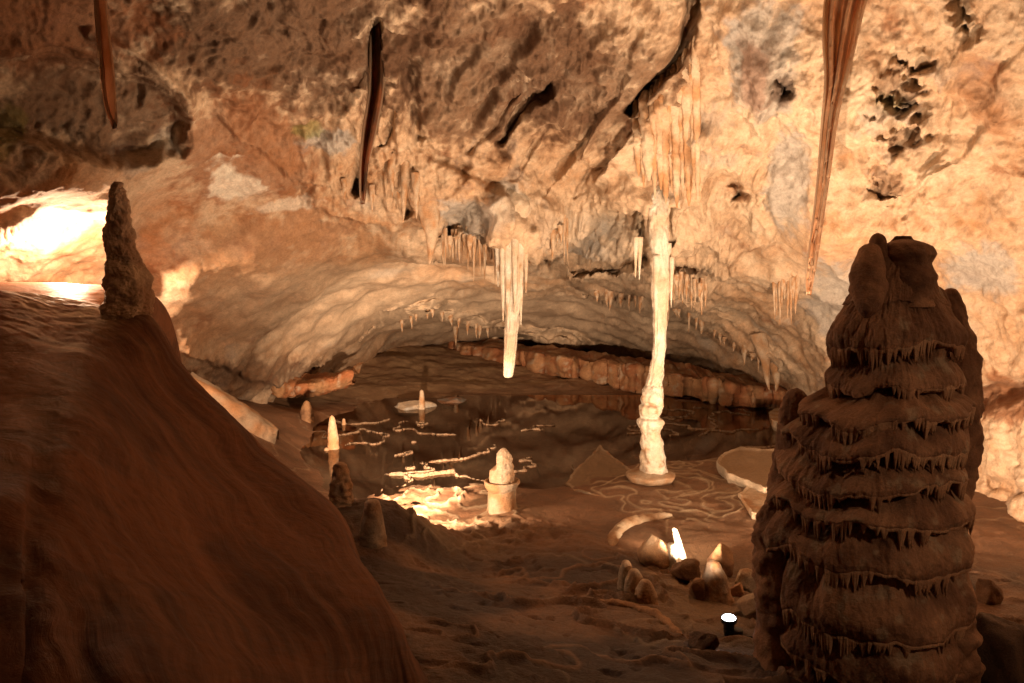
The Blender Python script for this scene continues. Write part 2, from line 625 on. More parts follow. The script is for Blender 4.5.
paint(GREEN, zone(6, 130, 18, 30), 0.45)
paint(GREEN, zone(893, 92, 16, 12), 0.35)
paint(RUST, zone(990, 95, 30, 40), 0.4)
paint(RUST, zone(1000, 400, 60, 25), 0.7)
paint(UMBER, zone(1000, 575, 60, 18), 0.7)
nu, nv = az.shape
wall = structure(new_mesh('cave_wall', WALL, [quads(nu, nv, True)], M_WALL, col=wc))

# ------------------------------------------------------------------ floor
fc = [(380, 507, 5.2), (330, 520, 5.0), (450, 560, 5.1), (410, 548, 5.0), (560, 562, 5.2), (640, 562, 5.2), (700, 577, 5.2), (760, 592, 5.0), (430, 683, 2.9), (560, 683, 3.1),
      (760, 683, 3.3), (900, 683, 3.4), (500, 620, 3.9), (650, 620, 4.1), (740, 641, 4.0), (400, 600, 4.0), (350, 640, 3.3), (600, 780, 2.3), (900, 800, 2.5), (300, 800, 2.3),
      (400, 528, 5.05)]
pts = [tuple(P(*a)) for a in fc]
for x, y, z in [(-1.2, 6.3, .03), (-.55, 6.0, .0), (0, 6.4, .02), (.8, 6.3, .03), (1.5, 6.2, .02), (2.4, 6.3, .02), (3.6, 5.8, .02), (4.6, 6, .05), (3.2, 4.6, .05), (4.4, 4.0, .2), (-.2, 7.2, .0), (1, 7.4, .02),
                (2.2, 7.5, .02), (3.6, 8, .02), (1.5, 9, .0), (3, 10, .0), (0, 14, .02), (2, 14, .0), (3, 12.5, .0), (-1, 13.2, .03), (-2.6, 12.0, .05), (-2.3, 13.8, .1),
                (-3, 17, .42), (-1.5, 17.5, .33), (-4.2, 14, .45), (-4.5, 18, .6), (0, 18, .15), (2, 17, .1), (-3.3, 11, .18), (-2.6, 9.3, .16), (-2.1, 8.0, .06), (-1.75, 7.2, .04), (-2.9, 8.3, .5), (-3.6, 9.2, .7),
                (-3.3, 6.5, .9), (-2, 6.2, .35), (-4.5, 11, .6), (-6, 8, .9), (-6, 14, .8), (-8, 18, .8), (6, 10, .2), (8, 18, .3), (0, 22, .3), (-1.5, 6.0, .25)]:
    pts.append((x, y, z))
pts = np.array(pts)
K = np.sqrt(((pts[:, None, :2] - pts[None, :, :2]) ** 2).sum(-1) + 0.3 ** 2)
AA = np.block([[K - 0.02 * np.eye(len(pts)), np.ones((len(pts), 1))], [np.ones((1, len(pts))), np.zeros((1, 1))]])
fw_ = np.linalg.solve(AA, np.concatenate([pts[:, 2], [0]]))


def floor_base(x, y):
    sh = x.shape
    q = np.stack([x.ravel(), y.ravel()], -1)
    o = np.empty(len(q))
    for s in range(0, len(q), 40000):
        k = np.sqrt(((q[s:s + 40000, None] - pts[None, :, :2]) ** 2).sum(-1) + 0.3 ** 2)
        o[s:s + 40000] = k @ fw_[:-1] + fw_[-1]
    return o.reshape(sh)


Dg = np.geomspace(1.9, 23, 720)
Tg = np.linspace(-0.68, 0.70, 960)
T, Dm = np.meshgrid(Tg, Dg, indexing='ij')
X, Y = T * Dm, Dm
Z = floor_base(X, Y)
XYZ = np.stack([X, Y, np.zeros_like(X)], -1)
FX, FY, _ = to_px(np.stack([X, Y, Z], -1))


def fzone(x, y, rx, ry):
    return np.exp(-(((FX - x) / rx) ** 2 + ((FY - y) / ry) ** 2) ** 1.5)


# shallow water basin
bas = np.maximum(1 - np.hypot((X + 0.45 + 0.25 * fbm(XYZ * 0.9, 2)) / 2.1, (Y - 9.75 + 0.5 * fbm(XYZ * 0.8 + 5, 2)) / 2.2),
                 1 - np.hypot((X - 2.0 + 0.3 * fbm(XYZ * 0.9 + 3, 2)) / 2.0, (Y - 10.2 + 0.5 * fbm(XYZ * 0.8 + 5, 2)) / 1.75))
basin = sstep(-0.10, 0.25, bas)
near = 1 - sstep(5.0, 5.7, Y)
poolz = sstep(5.6, 6.4, Y) * (1 - sstep(13.5, 15.5, Y + np.maximum(0, -X - 2) * 2))
Z = Z * (1 - 0.85 * basin * poolz) - 0.11 * basin * poolz
Z += 0.035 * fbm(XYZ * 1.3 + 9, 3) * (1 - 0.7 * basin) + 0.012 * fbm(XYZ * 6 + 2, 3) * (1 - 0.6 * basin)
warp = np.stack([fbm(XYZ * 1.7 + 50, 3), fbm(XYZ * 1.7 + 80, 3), 0 * X], -1)
# rimstone lines: meandering low crests
q = XYZ * np.array([1.0, 0.75, 1]) * 1.55 + 0.55 * warp
nl = perlin(q + 3.7)
g = np.hypot(*np.gradient(nl)) / (0.5 * np.hypot(*np.gradient(X)) + 0.5 * np.hypot(*np.gradient(Y)) + 1e-6)
dist = np.abs(nl) / (g * 1.0 + 0.35)
crest = np.exp(-(dist / 0.016) ** 2)
q2 = XYZ * np.array([1.0, 0.8, 1]) * 3.4 + 0.9 * warp
nl2 = perlin(q2 + 13.7)
g2 = np.hypot(*np.gradient(nl2)) / (0.5 * np.hypot(*np.gradient(X)) + 0.5 * np.hypot(*np.gradient(Y)) + 1e-6)
crest2 = np.exp(-(np.abs(nl2) / (g2 + .8) / 0.014) ** 2)
rim_w = np.clip(fzone(450, 515, 75, 32) * 1.2 + fzone(690, 490, 75, 40) + 0.5 * fzone(600, 470, 40, 30) + 0.55 * near * sstep(-0.2, 0.3, X) + 0.35 * poolz, 0, 1)
Z += (0.012 * crest + 0.005 * crest2 * sstep(0.4, 0.9, rim_w)) * rim_w * (0.6 + 0.8 * near)
Z += fzone(440, 516, 85, 30) * (.05 + .03 * fbm(XYZ * 4, 3))
lift = np.clip(1.35 * np.exp(-(dist / .022) ** 2) * basin * poolz * sstep(-.15, .2, fbm(XYZ * .55 + 91, 2)), 0, 1)
Z = Z * (1 - lift) + .005 * lift
zb_ = fzone(450, 515, 85, 34)
Z += zb_ * (.022 * crest + .016 * crest2 + .012 * ridged(XYZ * 7 + 3, 2))
# terraces of the near slope
hh = Z + 0.035 * fbm(XYZ * 1.1 + 33, 3)
st = 0.032
kf = np.floor(hh / st)
ff = hh / st - kf
terr = st * (kf + sstep(0.0, 0.22, ff) * 0.85 + 0.15 * ff) - (hh - Z)
tw = near * sstep(-0.7, -0.1, X + 0.1 * fbm(XYZ * 3, 2)) * 0.85
Z = Z * (1 - tw) + terr * tw
nb = perlin(XYZ * np.array([1.6, 3.4, 1]) + 1.1 * warp + 71.3)
gb = np.hypot(*np.gradient(nb)) / (0.5 * np.hypot(*np.gradient(X)) + 0.5 * np.hypot(*np.gradient(Y)) + 1e-6)
dam = np.exp(-(np.abs(nb) / (gb + .6) / 0.013) ** 2)
Z += near * sstep(-.6, .1, X) * .042 * dam * np.clip(.6 + 1.2 * fbm(XYZ * 1.5 + 5, 2), .1, 1)
pit = sstep(.28, .5, fbm(XYZ * np.array([5, 9, 1]) + .5 * warp + 15, 3))
Z -= near * .014 * pit
Z += near * (0.005 * ridged(XYZ * np.array([7, 7, 1]) + warp, 3) + .004 * fbm(XYZ * 16, 2))
# broken lumps in front of the stalagmite with the dish
Z += sstep(12, 15, Y) * (.10 * fbm(XYZ * .9 + 21, 4) + .03 * ridged(XYZ * 3, 3))
Z += fzone(520, 538, 75, 14) * (0.06 * ridged(XYZ * 5 + 2, 3) + 0.03)
Z += 0.02 * ridged(XYZ * 4 + 12, 3) * np.clip(fzone(690, 500, 90, 50) + fzone(420, 520, 100, 40), 0, 1)
FLOOR = np.stack([X, Y, Z], -1)
fcol = mix(np.broadcast_to(MUD, FLOOR.shape), MUD * 1.5, 0.5 + 1.4 * fbm(XYZ * 2.1 + 8, 4))
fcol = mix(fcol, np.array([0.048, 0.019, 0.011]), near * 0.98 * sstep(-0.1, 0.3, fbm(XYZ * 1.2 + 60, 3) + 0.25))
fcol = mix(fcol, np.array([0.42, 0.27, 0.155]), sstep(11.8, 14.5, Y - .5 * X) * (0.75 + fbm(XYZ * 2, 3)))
fcol = mix(fcol, np.array([0.58, 0.45, 0.31]), np.clip(crest ** 2 * .8 + 0.7 * crest2 * sstep(0.7, 1.0, rim_w), 0, 1) * np.clip(rim_w * 1.3 * (1 - 0.6 * near) + lift * .3, 0, 1))
fcol = mix(fcol, np.array([0.42, 0.30, 0.18]), np.clip(.45 * fzone(455, 525, 85, 35) + 0.3 * fzone(700, 495, 80, 40), 0, 1) * (0.45 + fbm(XYZ * 3.3, 3)))
fcol = mix(fcol, np.array([0.38, 0.24, 0.13]), fzone(700, 600, 75, 40) * 0.7)
fcol = mix(fcol, np.array([.27, .145, .08]), near * sstep(-.6, .1, X) * dam * .8)
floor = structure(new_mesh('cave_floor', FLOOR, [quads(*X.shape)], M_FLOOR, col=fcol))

# pool water
mw = bpy.data.materials.new('pool_water')
mw.use_nodes = True
nt = mw.node_tree
nt.nodes.clear()
o_ = nt.nodes.new('ShaderNodeOutputMaterial')
gl = nt.nodes.new('ShaderNodeBsdfGlossy')
gl.inputs['Roughness'].default_value = 0.015
gl.inputs['Color'].default_value = (0.95, 0.82, 0.70, 1)
tp = nt.nodes.new('ShaderNodeBsdfTransparent')
tp.inputs['Color'].default_value = (0.62, 0.45, 0.32, 1)
fr = nt.nodes.new('ShaderNodeFresnel')
fr.inputs['IOR'].default_value = 1.33
mx = nt.nodes.new('ShaderNodeMixShader')
nz = nt.nodes.new('ShaderNodeTexNoise')
nz.inputs['Scale'].default_value = 3
bp = nt.nodes.new('ShaderNodeBump')
bp.inputs['Strength'].default_value = 0.006
bp.inputs['Distance'].default_value = 0.02
ge = nt.nodes.new('ShaderNodeNewGeometry')
nt.links.new(ge.outputs['Position'], nz.inputs['Vector'])
nt.links.new(nz.outputs['Fac'], bp.inputs['Height'])
nt.links.new(bp.outputs['Normal'], gl.inputs['Normal'])
nt.links.new(fr.outputs[0], mx.inputs[0])
nt.links.new(tp.outputs[0], mx.inputs[1])
nt.links.new(gl.outputs[0], mx.inputs[2])
nt.links.new(mx.outputs[0], o_.inputs['Surface'])
wxs = np.linspace(-3.2, 4.4, 12)
wys = np.linspace(6.3, 12.6, 12)
wv = np.stack(list(np.meshgrid(wxs, wys, indexing='ij')) + [np.full((12, 12), -0.012)], -1)
structure(new_mesh('pool_water', wv, [quads(12, 12)], mw))

bpy.context.view_layer.update()


def hit(px, py, objs=None):
    d = ray(px, py)
    d = Vector(d / np.linalg.norm(d))
    best = None
    for o in (objs or (wall, floor)):
        ok, co, no, _ = o.ray_cast(Vector(CAM), d)
        if ok and (best is None or (co - Vector(CAM)).length < (best - Vector(CAM)).length):
            best = co
    return np.array(best)


def on_floor(x, y, z0=3.0):
    ok, co, no, _ = floor.ray_cast(Vector((x, y, z0)), Vector((0, 0, -1)))
    return co.z if ok else 0.0


# ------------------------------------------------------------------ big flowstone slope on the left
rows = [
    [(-160, 284, 5.2), (0, 290, 5.6), (60, 297, 5.85), (105, 308, 5.9), (150, 318, 5.75), (190, 376, 5.6), (260, 442, 5.2), (330, 502, 4.7), (370, 562, 3.95), (400, 622, 3.25), (432, 690, 2.65), (470, 800, 2.0)],
    [(-160, 320, 4.6), (0, 325, 5.0), (60, 328, 5.3), (95, 336, 5.3), (128, 362, 5.15), (165, 415, 4.85), (225, 485, 4.45), (285, 555, 3.8), (325, 615, 3.2), (355, 675, 2.7), (385, 745, 2.3), (420, 850, 1.85)],
    [(-170, 400, 3.8), (0, 395, 4.15), (45, 400, 4.2), (75, 412, 4.1), (105, 445, 3.95), (135, 495, 3.7), (180, 560, 3.3), (230, 630, 2.85), (265, 690, 2.45), (290, 745, 2.15), (320, 815, 1.9), (350, 920, 1.6)],
    [(-190, 520, 2.8), (0, 510, 3.0), (30, 520, 3.0), (55, 535, 2.92), (78, 565, 2.8), (100, 610, 2.6), (130, 665, 2.3), (165, 730, 2.05), (190, 790, 1.85), (210, 845, 1.7), (235, 915, 1.55), (260, 1020, 1.35)],
    [(-230, 760, 1.9), (0, 740, 2.0), (15, 750, 1.98), (30, 765, 1.93), (45, 790, 1.86), (60, 825, 1.76), (80, 870, 1.64), (100, 925, 1.4), (115, 975, 1.3), (130, 1020, 1.25), (150, 1080, 1.2), (170, 1180, 1.1)],
]
G = [[P(*a) for a in r] for r in rows]
b1, b2 = [], []
for k, p in enumerate(G[0]):
    hi = [1, 1, .9, .45, 0.1, 0, 0, 0, 0, 0, 0, 0][k]       # the flat lamp ledge behind the crest at the far left
    d_ = (p - CAM) / p[1]
    b1.append(p + np.array([0.1, 0.55, -0.10]) * hi + (d_ * .22 + np.array([0, 0, -.35])) * (1 - hi))
    b2.append(p + np.array([0.2, 1.6, -0.15]) * hi + (d_ * .45 + np.array([0, 0, -1.1])) * (1 - hi))
b3 = [p + np.array([0.0, 0.5, -1.5]) for p in b2]
G = [b3, b2, b1] + G
V = loft(G, 360, 420)
nf = grid_normals(V)
nf *= np.where(nf[..., 2] < 0, -1, 1)[..., None]
s_ = np.linspace(0, 11, 420)[None, :] * np.ones((360, 1))
t_ = np.linspace(0, 7, 360)[:, None] * np.ones((1, 420))
ww = fbm(V * 1.2 + 4, 3)
flow = np.stack([s_ * 0.35, t_ * 5.0 + 1.2 * ww, 0 * s_ + 1], -1)
fd = 0.022 * fbm(flow * np.array([.6, .45, 1]), 3) + 0.004 * ridged(flow * np.array([.5, 0.9, 1]) + 7, 3) + .0025 * fbm(np.stack([s_ * .3, t_ * 14 + 2.6 * ww, 0 * s_ + 5], -1), 4)
leftw = 1 - sstep(2.0, 5.0, s_)
fd = fd * (0.35 + 0.65 * sstep(1.2, 4.5, s_ + 0.6 * (t_ - 3)))
fd += 0.04 * fbm(V * 1.1 + 2, 2) + 0.004 * fbm(V * 12, 3)
fd += leftw * (0.010 * fbm(V * np.array([11, 16, 11]) + 1.2 * ww[..., None], 4) + .010 * fbm(V * 4 + 6, 3)) * sstep(2.5, 3.2, t_) * (1 - sstep(3.9, 4.7, t_))
fd *= sstep(0.2, 2.6, t_) * 0.85 + 0.15
V = V + nf * fd[..., None]
cfl = mix(np.broadcast_to(np.array([0.19, 0.08, 0.04]), V.shape), np.array([0.10, 0.04, 0.021]), 0.5 + 1.5 * fbm(flow * np.array([1, .6, 1]) + 3, 4))
cfl = mix(cfl, np.array([0.45, 0.32, 0.19]), leftw * 0.6 * sstep(-.2, .3, fbm(V * 3, 3)) * sstep(2.2, 3.2, t_) * (1 - sstep(3.4, 4.2, t_)))
stk = fbm(np.stack([s_ * .28, t_ * 13 + 2.6 * ww, 0 * s_ + 5], -1), 4) + .5 * fbm(V * 2.2 + 31, 3)
cfl = mix(cfl, np.array([.075, .035, .022]), sstep(.0, .6, stk) * .55)
cfl = mix(cfl, RUST * 0.8, sstep(0.1, 0.4, fbm(V * 1.6 + 77, 3)) * 0.6)
flow_co = np.stack([s_ * 1.1 + .8 * ww, t_ * 19 + 6 * ww + 2.0 * fbm(V * 3, 2), 0 * s_ + 2], -1)
loc = V[300, 200].copy()
loc[2] = -0.3
fo = new_mesh('flowstone_slope', V, [quads(360, 420)], M_FLOW, loc=loc, col=cfl)
fa_ = fo.data.attributes.new('Flow', 'FLOAT_VECTOR', 'POINT')
fa_.data.foreach_set('vector', flow_co.astype(np.float32).ravel())
tag(fo, 'smooth reddish brown flowstone slope with diagonal flow lines filling the lower left', 'flowstone')
bpy.context.view_layer.update()


# ------------------------------------------------------------------ lathed speleothems
def lathe(prof, n=40, m=60, axis_fn=None, seed=0.0, lump=0.1, lumpf=(3, 2.0), flute=0.0, nflute=9, pop=0.0, popf=30, tier=None, cap=True):
    """prof: list of (radius, height); returns V (n,m,3) and faces; closed top"""
    pr = catmull(np.array(prof, float), m)
    th = np.linspace(0, 2 * math.pi, n, endpoint=False)[:, None]
    r = np.maximum(pr[None, :, 0], 0.0005)
    z = pr[None, :, 1] + 0 * th
    dirv = np.stack([np.cos(th) + 0 * z, np.sin(th) + 0 * z, 0 * z], -1)
    q = np.stack([dirv[..., 0] * lumpf[0] * 0.5, dirv[..., 1] * lumpf[0] * 0.5, z * lumpf[1] / max(0.05, pr[:, 0].max())], -1) + seed
    rr = r * (1 + lump * fbm(q, 3))
    if flute:
        ph = 1.2 * fbm(q * 0.8 + 5, 2)
        rr = rr * (1 + flute * ridged(np.stack([dirv[..., 0] * nflute * .35, dirv[..., 1] * nflute * .35, z * 0.8 / max(0.05, pr[:, 0].max()) * .25], -1) + ph[..., None] * 0.3 + seed, 2))
    V = dirv * rr[..., None]
    V[..., 2] = z
    if pop:
        nrm_ = dirv
        V = V + nrm_ * (pop * ridged(V * popf + seed, 3) + pop * 1.4 * fbm(V * popf * .45 + seed, 2))[..., None]
    if axis_fn is not None:
        dx, dy = axis_fn(z)
        V[..., 0] += dx
        V[..., 1] += dy
    return V


def lathe_faces(n, m, base=0):
    q = quads(n, m, True) + base
    return q


def cap_tri(ring, apex):
    ring = np.asarray(ring)
    return np.stack([ring, np.roll(ring, -1), np.full(len(ring), apex)], -1)


def closed_lathe(V):
    n, m = V.shape[:2]
    vs = V.reshape(-1, 3)
    bot = V[:, 0].mean(0)
    top = V[:, -1].mean(0)
    vs = np.concatenate([vs, [bot, top]])
    f = [quads(n, m, True)]
    r0 = np.arange(n) * m
    r1 = np.arange(n) * m + m - 1
    f.append(np.concatenate([cap_tri(r0[::-1], n * m), cap_tri(r1, n * m + 1)]))
    return vs, f


def spel(name, V, mat, loc, parent=None, cols=None, seed=0.0, scale=4.0):
    """link a closed lathe whose local coordinates V are placed at loc"""
    vs, f = closed_lathe(V)
    a, b, c = cols or (CREAM, OCHRE, None)
    col = mineral(vs + np.asarray(loc), a, b, c, scale, seed)
    if parent is None:
        return new_mesh(name, vs + np.asarray(loc), f, mat, loc=loc, col=col)
    return new_mesh(name, vs + np.asarray(loc), f, mat, parent=parent, col=col)


# --- popcorn stalagmite on the crest, left
pb = P(127, 316, 5.75)
k = 5.75 / F
prof = [(0.155, -0.15), (0.150, 0.0), (0.150, 4 * k), (0.145, 18 * k), (0.128, 40 * k), (0.102, 52 * k), (0.098, 62 * k), (0.083, 86 * k), (0.062, 108 * k), (0.040, 124 * k), (0.022, 130 * k), (0.004, 132.5 * k)]
V = lathe(prof, 150, 260, lambda z: (-0.03 * sstep(0.1, 0.9, z) + 0.012 * np.sin(z * 9), 0.02 * np.sin(z * 5)), seed=3.3, lump=0.10, pop=0.015, popf=27)
o = spel('stalagmite', V, M_POP, pb, cols=(np.array([0.55, 0.38, 0.25]), np.array([0.34, 0.19, 0.11]), None), seed=2)
tag(o, 'knobbly popcorn-coated stalagmite standing on the crest beside the glaring light', 'stalagmite')

# --- column: stalactite joined to stalagmite
zc = 0.02
ct = hit(650, 488, (floor,))
dcol = 7.5
cb = P(650, 488, dcol)
cb[2] = on_floor(cb[0], cb[1])
k = dcol / F
col_root = thing('column', 'cream column joining ceiling to floor, thin above and ringed below', 'column', tuple(cb))


def cx(px):
    return (px - 650) * k


zt = (488 - 408) * k      # top of the lower, stalagmite half
prof = [(0.165, -0.06), (0.155, 2 * k), (0.125, 12 * k), (0.115, 30 * k), (0.112, 45 * k), (0.098, 52 * k), (0.112, 62 * k), (0.118, 72 * k), (0.128, 90 * k), (0.125, 94 * k), (0.100, 97 * k), (0.115, 100 * k),
        (0.108, 112 * k), (0.088, 116 * k), (0.098, 121 * k), (0.085, 131 * k), (0.06, 136 * k), (0.02, 139 * k)]
prof = [(0.155, -0.06), (0.142, 2 * k), (0.118, 10 * k), (0.108, 20 * k), (0.096, 32 * k), (0.092, 42 * k), (0.082, 49 * k), (0.104, 56 * k), (0.106, 62 * k), (0.078, 65 * k), (0.094, 69 * k), (0.098, 76 * k), (0.080, 79 * k), (0.094, 83 * k), (0.088, 92 * k), (0.06, 98 * k), (0.02, 101 * k)]
V = lathe(prof, 72, 200, lambda z: (0.022 * np.sin(z * 6.2 + 1.2) + 0.012, 0.02 * np.sin(z * 7)), seed=8.1, lump=0.22, lumpf=(2.6, 2.0), flute=0.05, nflute=8)
spel('stalagmite_trunk', V, M_PALE, cb, col_root, (CREAM, WHITE * 0.9, OCHRE), 4, 5)
# floor disc of old water level
prof = [(0.13, -0.09), (0.16, -0.05), (0.20, -0.02), (0.225, 0.02), (0.222, 0.036), (0.19, 0.047), (0.10, 0.062)]
V = lathe(prof, 80, 40, seed=18.1, lump=0.08)
spel('shelf_ring', V + np.array([0, 0, 0.02]), M_PALE, cb, col_root, (CREAM * 0.8, OCHRE, None), 9, 5)
# upper shaft, bending to the right as it rises
topz = (488 - 190) * k
prof = [(0.065, 78 * k), (0.068, 90 * k), (0.054, 108 * k), (0.050, 138 * k), (0.052, 160 * k), (0.060, 180 * k), (0.074, 198 * k), (0.068, 225 * k), (0.074, 255 * k), (0.084, 276 * k), (0.066, 286 * k), (0.02, 296 * k)]
ax = np.array([(80, 650), (90, 651), (108, 654), (138, 657.5), (168, 657.5), (198, 657.5), (238, 655), (288, 654), (340, 654)], float)
V = lathe(prof, 64, 220, lambda z: (np.interp(z / k, ax[:, 0], cx(ax[:, 1])), 0.0 * z), seed=28.1, lump=0.2, lumpf=(2.5, 0.8), flute=0.22, nflute=10)
spel('stalactite_shaft', V, M_PALE, cb, col_root, (WHITE, CREAM, None), 14, 4)
for (px_, py_, ln, r) in [(640, 262, 42, .026), (668, 268, 60, .03), (660, 395, 24, .03), (663, 300, 72, .018), (636, 262, 40, .022), (672, 282, 50, .02), (657, 280, 100, .03)]:
    V = lathe([(r * 1.1, 0), (r, -ln * k * .2), (r * .55, -ln * k * .6), (r * .12, -ln * k)], 14, 24, seed=px_ * .1, lump=0.15)
    if py_ > 390:
        spel('side_spike', V * np.array([1, 1, -1]), M_PALE, P(px_, py_ + 12, dcol - .06), col_root, (WHITE, CREAM, None), px_, 5)
        continue
    spel('stalactite_spur', V[:, ::-1], M_PALE, P(px_, py_ - 25, dcol - 0.05 + 0.02 * (px_ % 3)), col_root, (WHITE, CREAM, None), px_, 5)

# --- long hanging stalactite in the middle
ds = 8.15
k = ds / F
sb = P(513, 228, ds)
st_root = thing('stalactite', 'long cream stalactite hanging at the centre, its blunt tip far above the pool', 'stalactite', tuple(sb))
L_ = 150 * k
ax = np.array([(-50, 513), (0, 513), (30, 513), (70, 514), (110, 511), (150, 508)], float)
prof = [(0.04, .42), (0.15, 0.32), (0.19, 0.16), (0.135, 0.0), (0.105, -25 * k), (0.085, -60 * k), (0.075, -80 * k), (0.062, -90 * k), (0.054, -115 * k), (0.042, -140 * k), (0.036, -148 * k), (0.006, -150 * k)]
V = lathe(prof, 64, 200, lambda z: (np.interp(-z / k, ax[:, 0], (ax[:, 1] - 513) * k), 0 * z), seed=5.5, lump=0.2, lumpf=(2.6, .8), flute=0.22, nflute=9)
spel('shaft', V[:, ::-1], M_PALE, sb, st_root, (WHITE, CREAM, None), 3, 4)
for (px_, py_, ln, r, dd) in [(503, 235, 85, .032, -.08), (508, 232, 100, .035, -.1), (521, 234, 90, .03, -.06), (498, 236, 50, .03, -.03), (526, 232, 60, .03, -.02), (515, 238, 75, .03, -.12)]:
    V = lathe([(r * 1.3, 0.06), (r, -ln * k * .2), (r * .6, -ln * k * .65), (r * .15, -ln * k)], 16, 30, seed=px_ * .13, lump=0.15, flute=.08)
    spel('side_shaft', V[:, ::-1], M_PALE, P(px_, py_, ds + dd), st_root, (WHITE, CREAM, OCHRE), px_, 5)

# --- stalagmite with a dish collar
dd_ = 6.5
k = dd_ / F
db = P(502, 520, dd_)
db[2] = on_floor(db[0], db[1]) - 0.01
dr = thing('stalagmite', 'cream stalagmite with a chipped pointed tip rising from a dish-shaped collar', 'stalagmite', tuple(db))
prof = [(0.135, -0.05), (0.122, 0.0), (0.112, 8 * k), (0.112, 22 * k), (0.118, 26 * k)]
spel('pedestal', lathe(prof, 64, 40, seed=1.1, lump=0.06), M_PALE, db, dr, (CREAM * .9, OCHRE * 1.1, None), 1, 6)
prof = [(0.105, 20 * k), (0.125, 24 * k), (0.142, 28.5 * k), (0.143, 30.5 * k), (0.128, 31 * k), (0.108, 28 * k), (0.08, 27 * k)]
spel('dish_collar', lathe(prof, 80, 46, seed=2.1, lump=0.10), M_PALE, db, dr, (CREAM * .9, OCHRE * 1.1, None), 5, 6)
prof = [(0.092, 26 * k), (0.090, 32 * k), (0.086, 42 * k), (0.072, 52 * k), (0.045, 60 * k), (0.018, 64 * k), (0.003, 65 * k)]
V = lathe(prof, 64, 60, lambda z: (0.012 * sstep(0.3, .5, z), 0 * z), seed=7.1, lump=0.16, flute=0.10)
lim = -0.040 - 0.06 * (1 - sstep(40 * k, 46 * k, V[..., 2]))
V[..., 0] = np.maximum(V[..., 0], lim + .01 * fbm(V * 20, 2))
spel('cone', V, M_PALE, db, dr, (CREAM * .85, OCHRE * 1.2, None), 6, 6)

# --- small stalagmites around the pool
CR = (CREAM * 0.9, OCHRE, None)


def floor_D(px_, py_, D):
    d = ray(px_, py_)
    ok, co, no, _ = floor.ray_cast(Vector(CAM), Vector(d / np.linalg.norm(d)))
    if ok and .7 < co.y / D < 1.4:
        return co.y
    print('off floor', px_, py_, D, co)
    return D


def small_stal(px_, py_, D, hpx, wpx, label, cols=CR, tipr=0.25, mat=M_STAL, seed=0.0, lean=0.0, flute=0.05, name='stalagmite', zoff=0.0, group=None, lump=.12):
    D = floor_D(px_, py_, D)
    k = D / F
    b = P(px_, py_, D)
    h, r = hpx * k, wpx * k / 2
    prof = [(r * 1.15, -0.08), (r * 1.05, 0), (r * 0.95, h * .25), (r * 0.82, h * .55), (r * (0.38 + 0.4 * tipr), h * .85), (r * (.12 + tipr * .62), h * .955), (r * 0.05, h)]
    V = lathe(prof, 48, 60, lambda z: (lean * z, 0 * z), seed=seed, lump=lump, flute=flute)
    o = spel(name, V, mat, b, None, cols, seed, 6)
    return tag(o, label, 'stalagmite', group)


small_stal(422, 416, 10.9, 27, 7, 'slender stalagmite standing alone in the still water, mirrored below', tipr=.6, seed=4)
small_stal(334, 458, 8.55, 44, 12, 'slim pointed stalagmite above the left shore of the pool', tipr=.4, seed=5, lean=-.03, cols=(CREAM, OCHRE * 1.2, None))
small_stal(327, 459, 8.5, 12, 9, 'tiny stub at the foot of the slim pointed stalagmite', tipr=.5, seed=6)
small_stal(344, 432, 10.0, 14, 5, 'tiny dark stalagmite right of the slim pointed one', tipr=.6, seed=7)
small_stal(307, 420, 9.8, 20, 14, 'small brown cone in the shadow under the ochre ledge', tipr=.25, seed=9, cols=(OCHRE * .8, MUD, None))
small_stal(373, 540, 4.95, 43, 26, 'squat blunt greyish stalagmite on the mound beside the flowstone slope', tipr=.55, seed=11, cols=(np.array([.42, .32, .23]), OCHRE * .8, None))
# pedestal below the slim pair
o = small_stal(341, 505, 7.3, 45, 24, 'broad brown pedestal stump with one brightly lit edge below the slim stalagmite', tipr=.45, seed=12, cols=(OCHRE, CREAM * .7, MUD), lump=.35)
# white lit ones
small_stal(682, 557, 5.5, 31, 9, 'glowing white leaning stalagmite beside the bright floor lights', (WHITE * 1.15, WHITE, None), .65, M_PALE, 13, -.28, 0.02)
small_stal(671, 569, 5.3, 28, 11, 'short white stump lit brilliantly in front of the cream boulder', (WHITE * 1.1, WHITE, None), .9, M_PALE, 14, .0, .12)
small_stal(717, 601, 4.75, 44, 28, 'broad grey fluted cone among the boulders near the lamp', (GREY * .9, OCHRE, CREAM), .35, M_STAL, 15, -.12, .14)
for (x_, y_, h_, w_, lb) in [(627, 588, 30, 19, 'tallest knob of the three orange stalagmites in the centre foreground'), (635, 592, 25, 22, 'middle rounded knob of the three orange stalagmites'),
                             (646, 598, 20, 22, 'lowest rounded knob of the three orange stalagmites')]:
    small_stal(x_, y_, 4.75, h_, w_, lb, (CREAM * .8, OCHRE * 1.1, None), .35, M_STAL, x_ * .3, -.05, .02, group='three orange stalagmites')


# ------------------------------------------------------------------ giant tiered stalagmite, right
DB = 3.5
k = DB / F
bb = P(866, 700, DB)
giant = thing('stalagmite', 'massive dark tiered stalagmite with fringed ledges and a knobbed top', 'stalagmite', tuple(bb))
sil = np.array([(236, 898, 908), (243, 890, 915), (252, 880, 925), (270, 864, 931), (290, 852, 938), (305, 842, 946), (325, 832, 955), (345, 829, 960), (352, 834, 950), (365, 836, 955), (385, 826, 962), (395, 815, 968), (410, 796, 966), (430, 788, 962),
                (455, 784, 960), (480, 777, 960), (505, 768, 960), (530, 763, 962), (560, 762, 964), (590, 764, 964), (615, 768, 962), (640, 768, 960), (665, 764, 960), (700, 760, 964), (760, 752, 970)], float)
NT, NZ = 760, 900
yy = np.linspace(760, 236, NZ)[None, :]
th = np.linspace(0, 2 * math.pi, NT, endpoint=False)[:, None]
Lx = np.interp(yy, sil[:, 0], sil[:, 1])
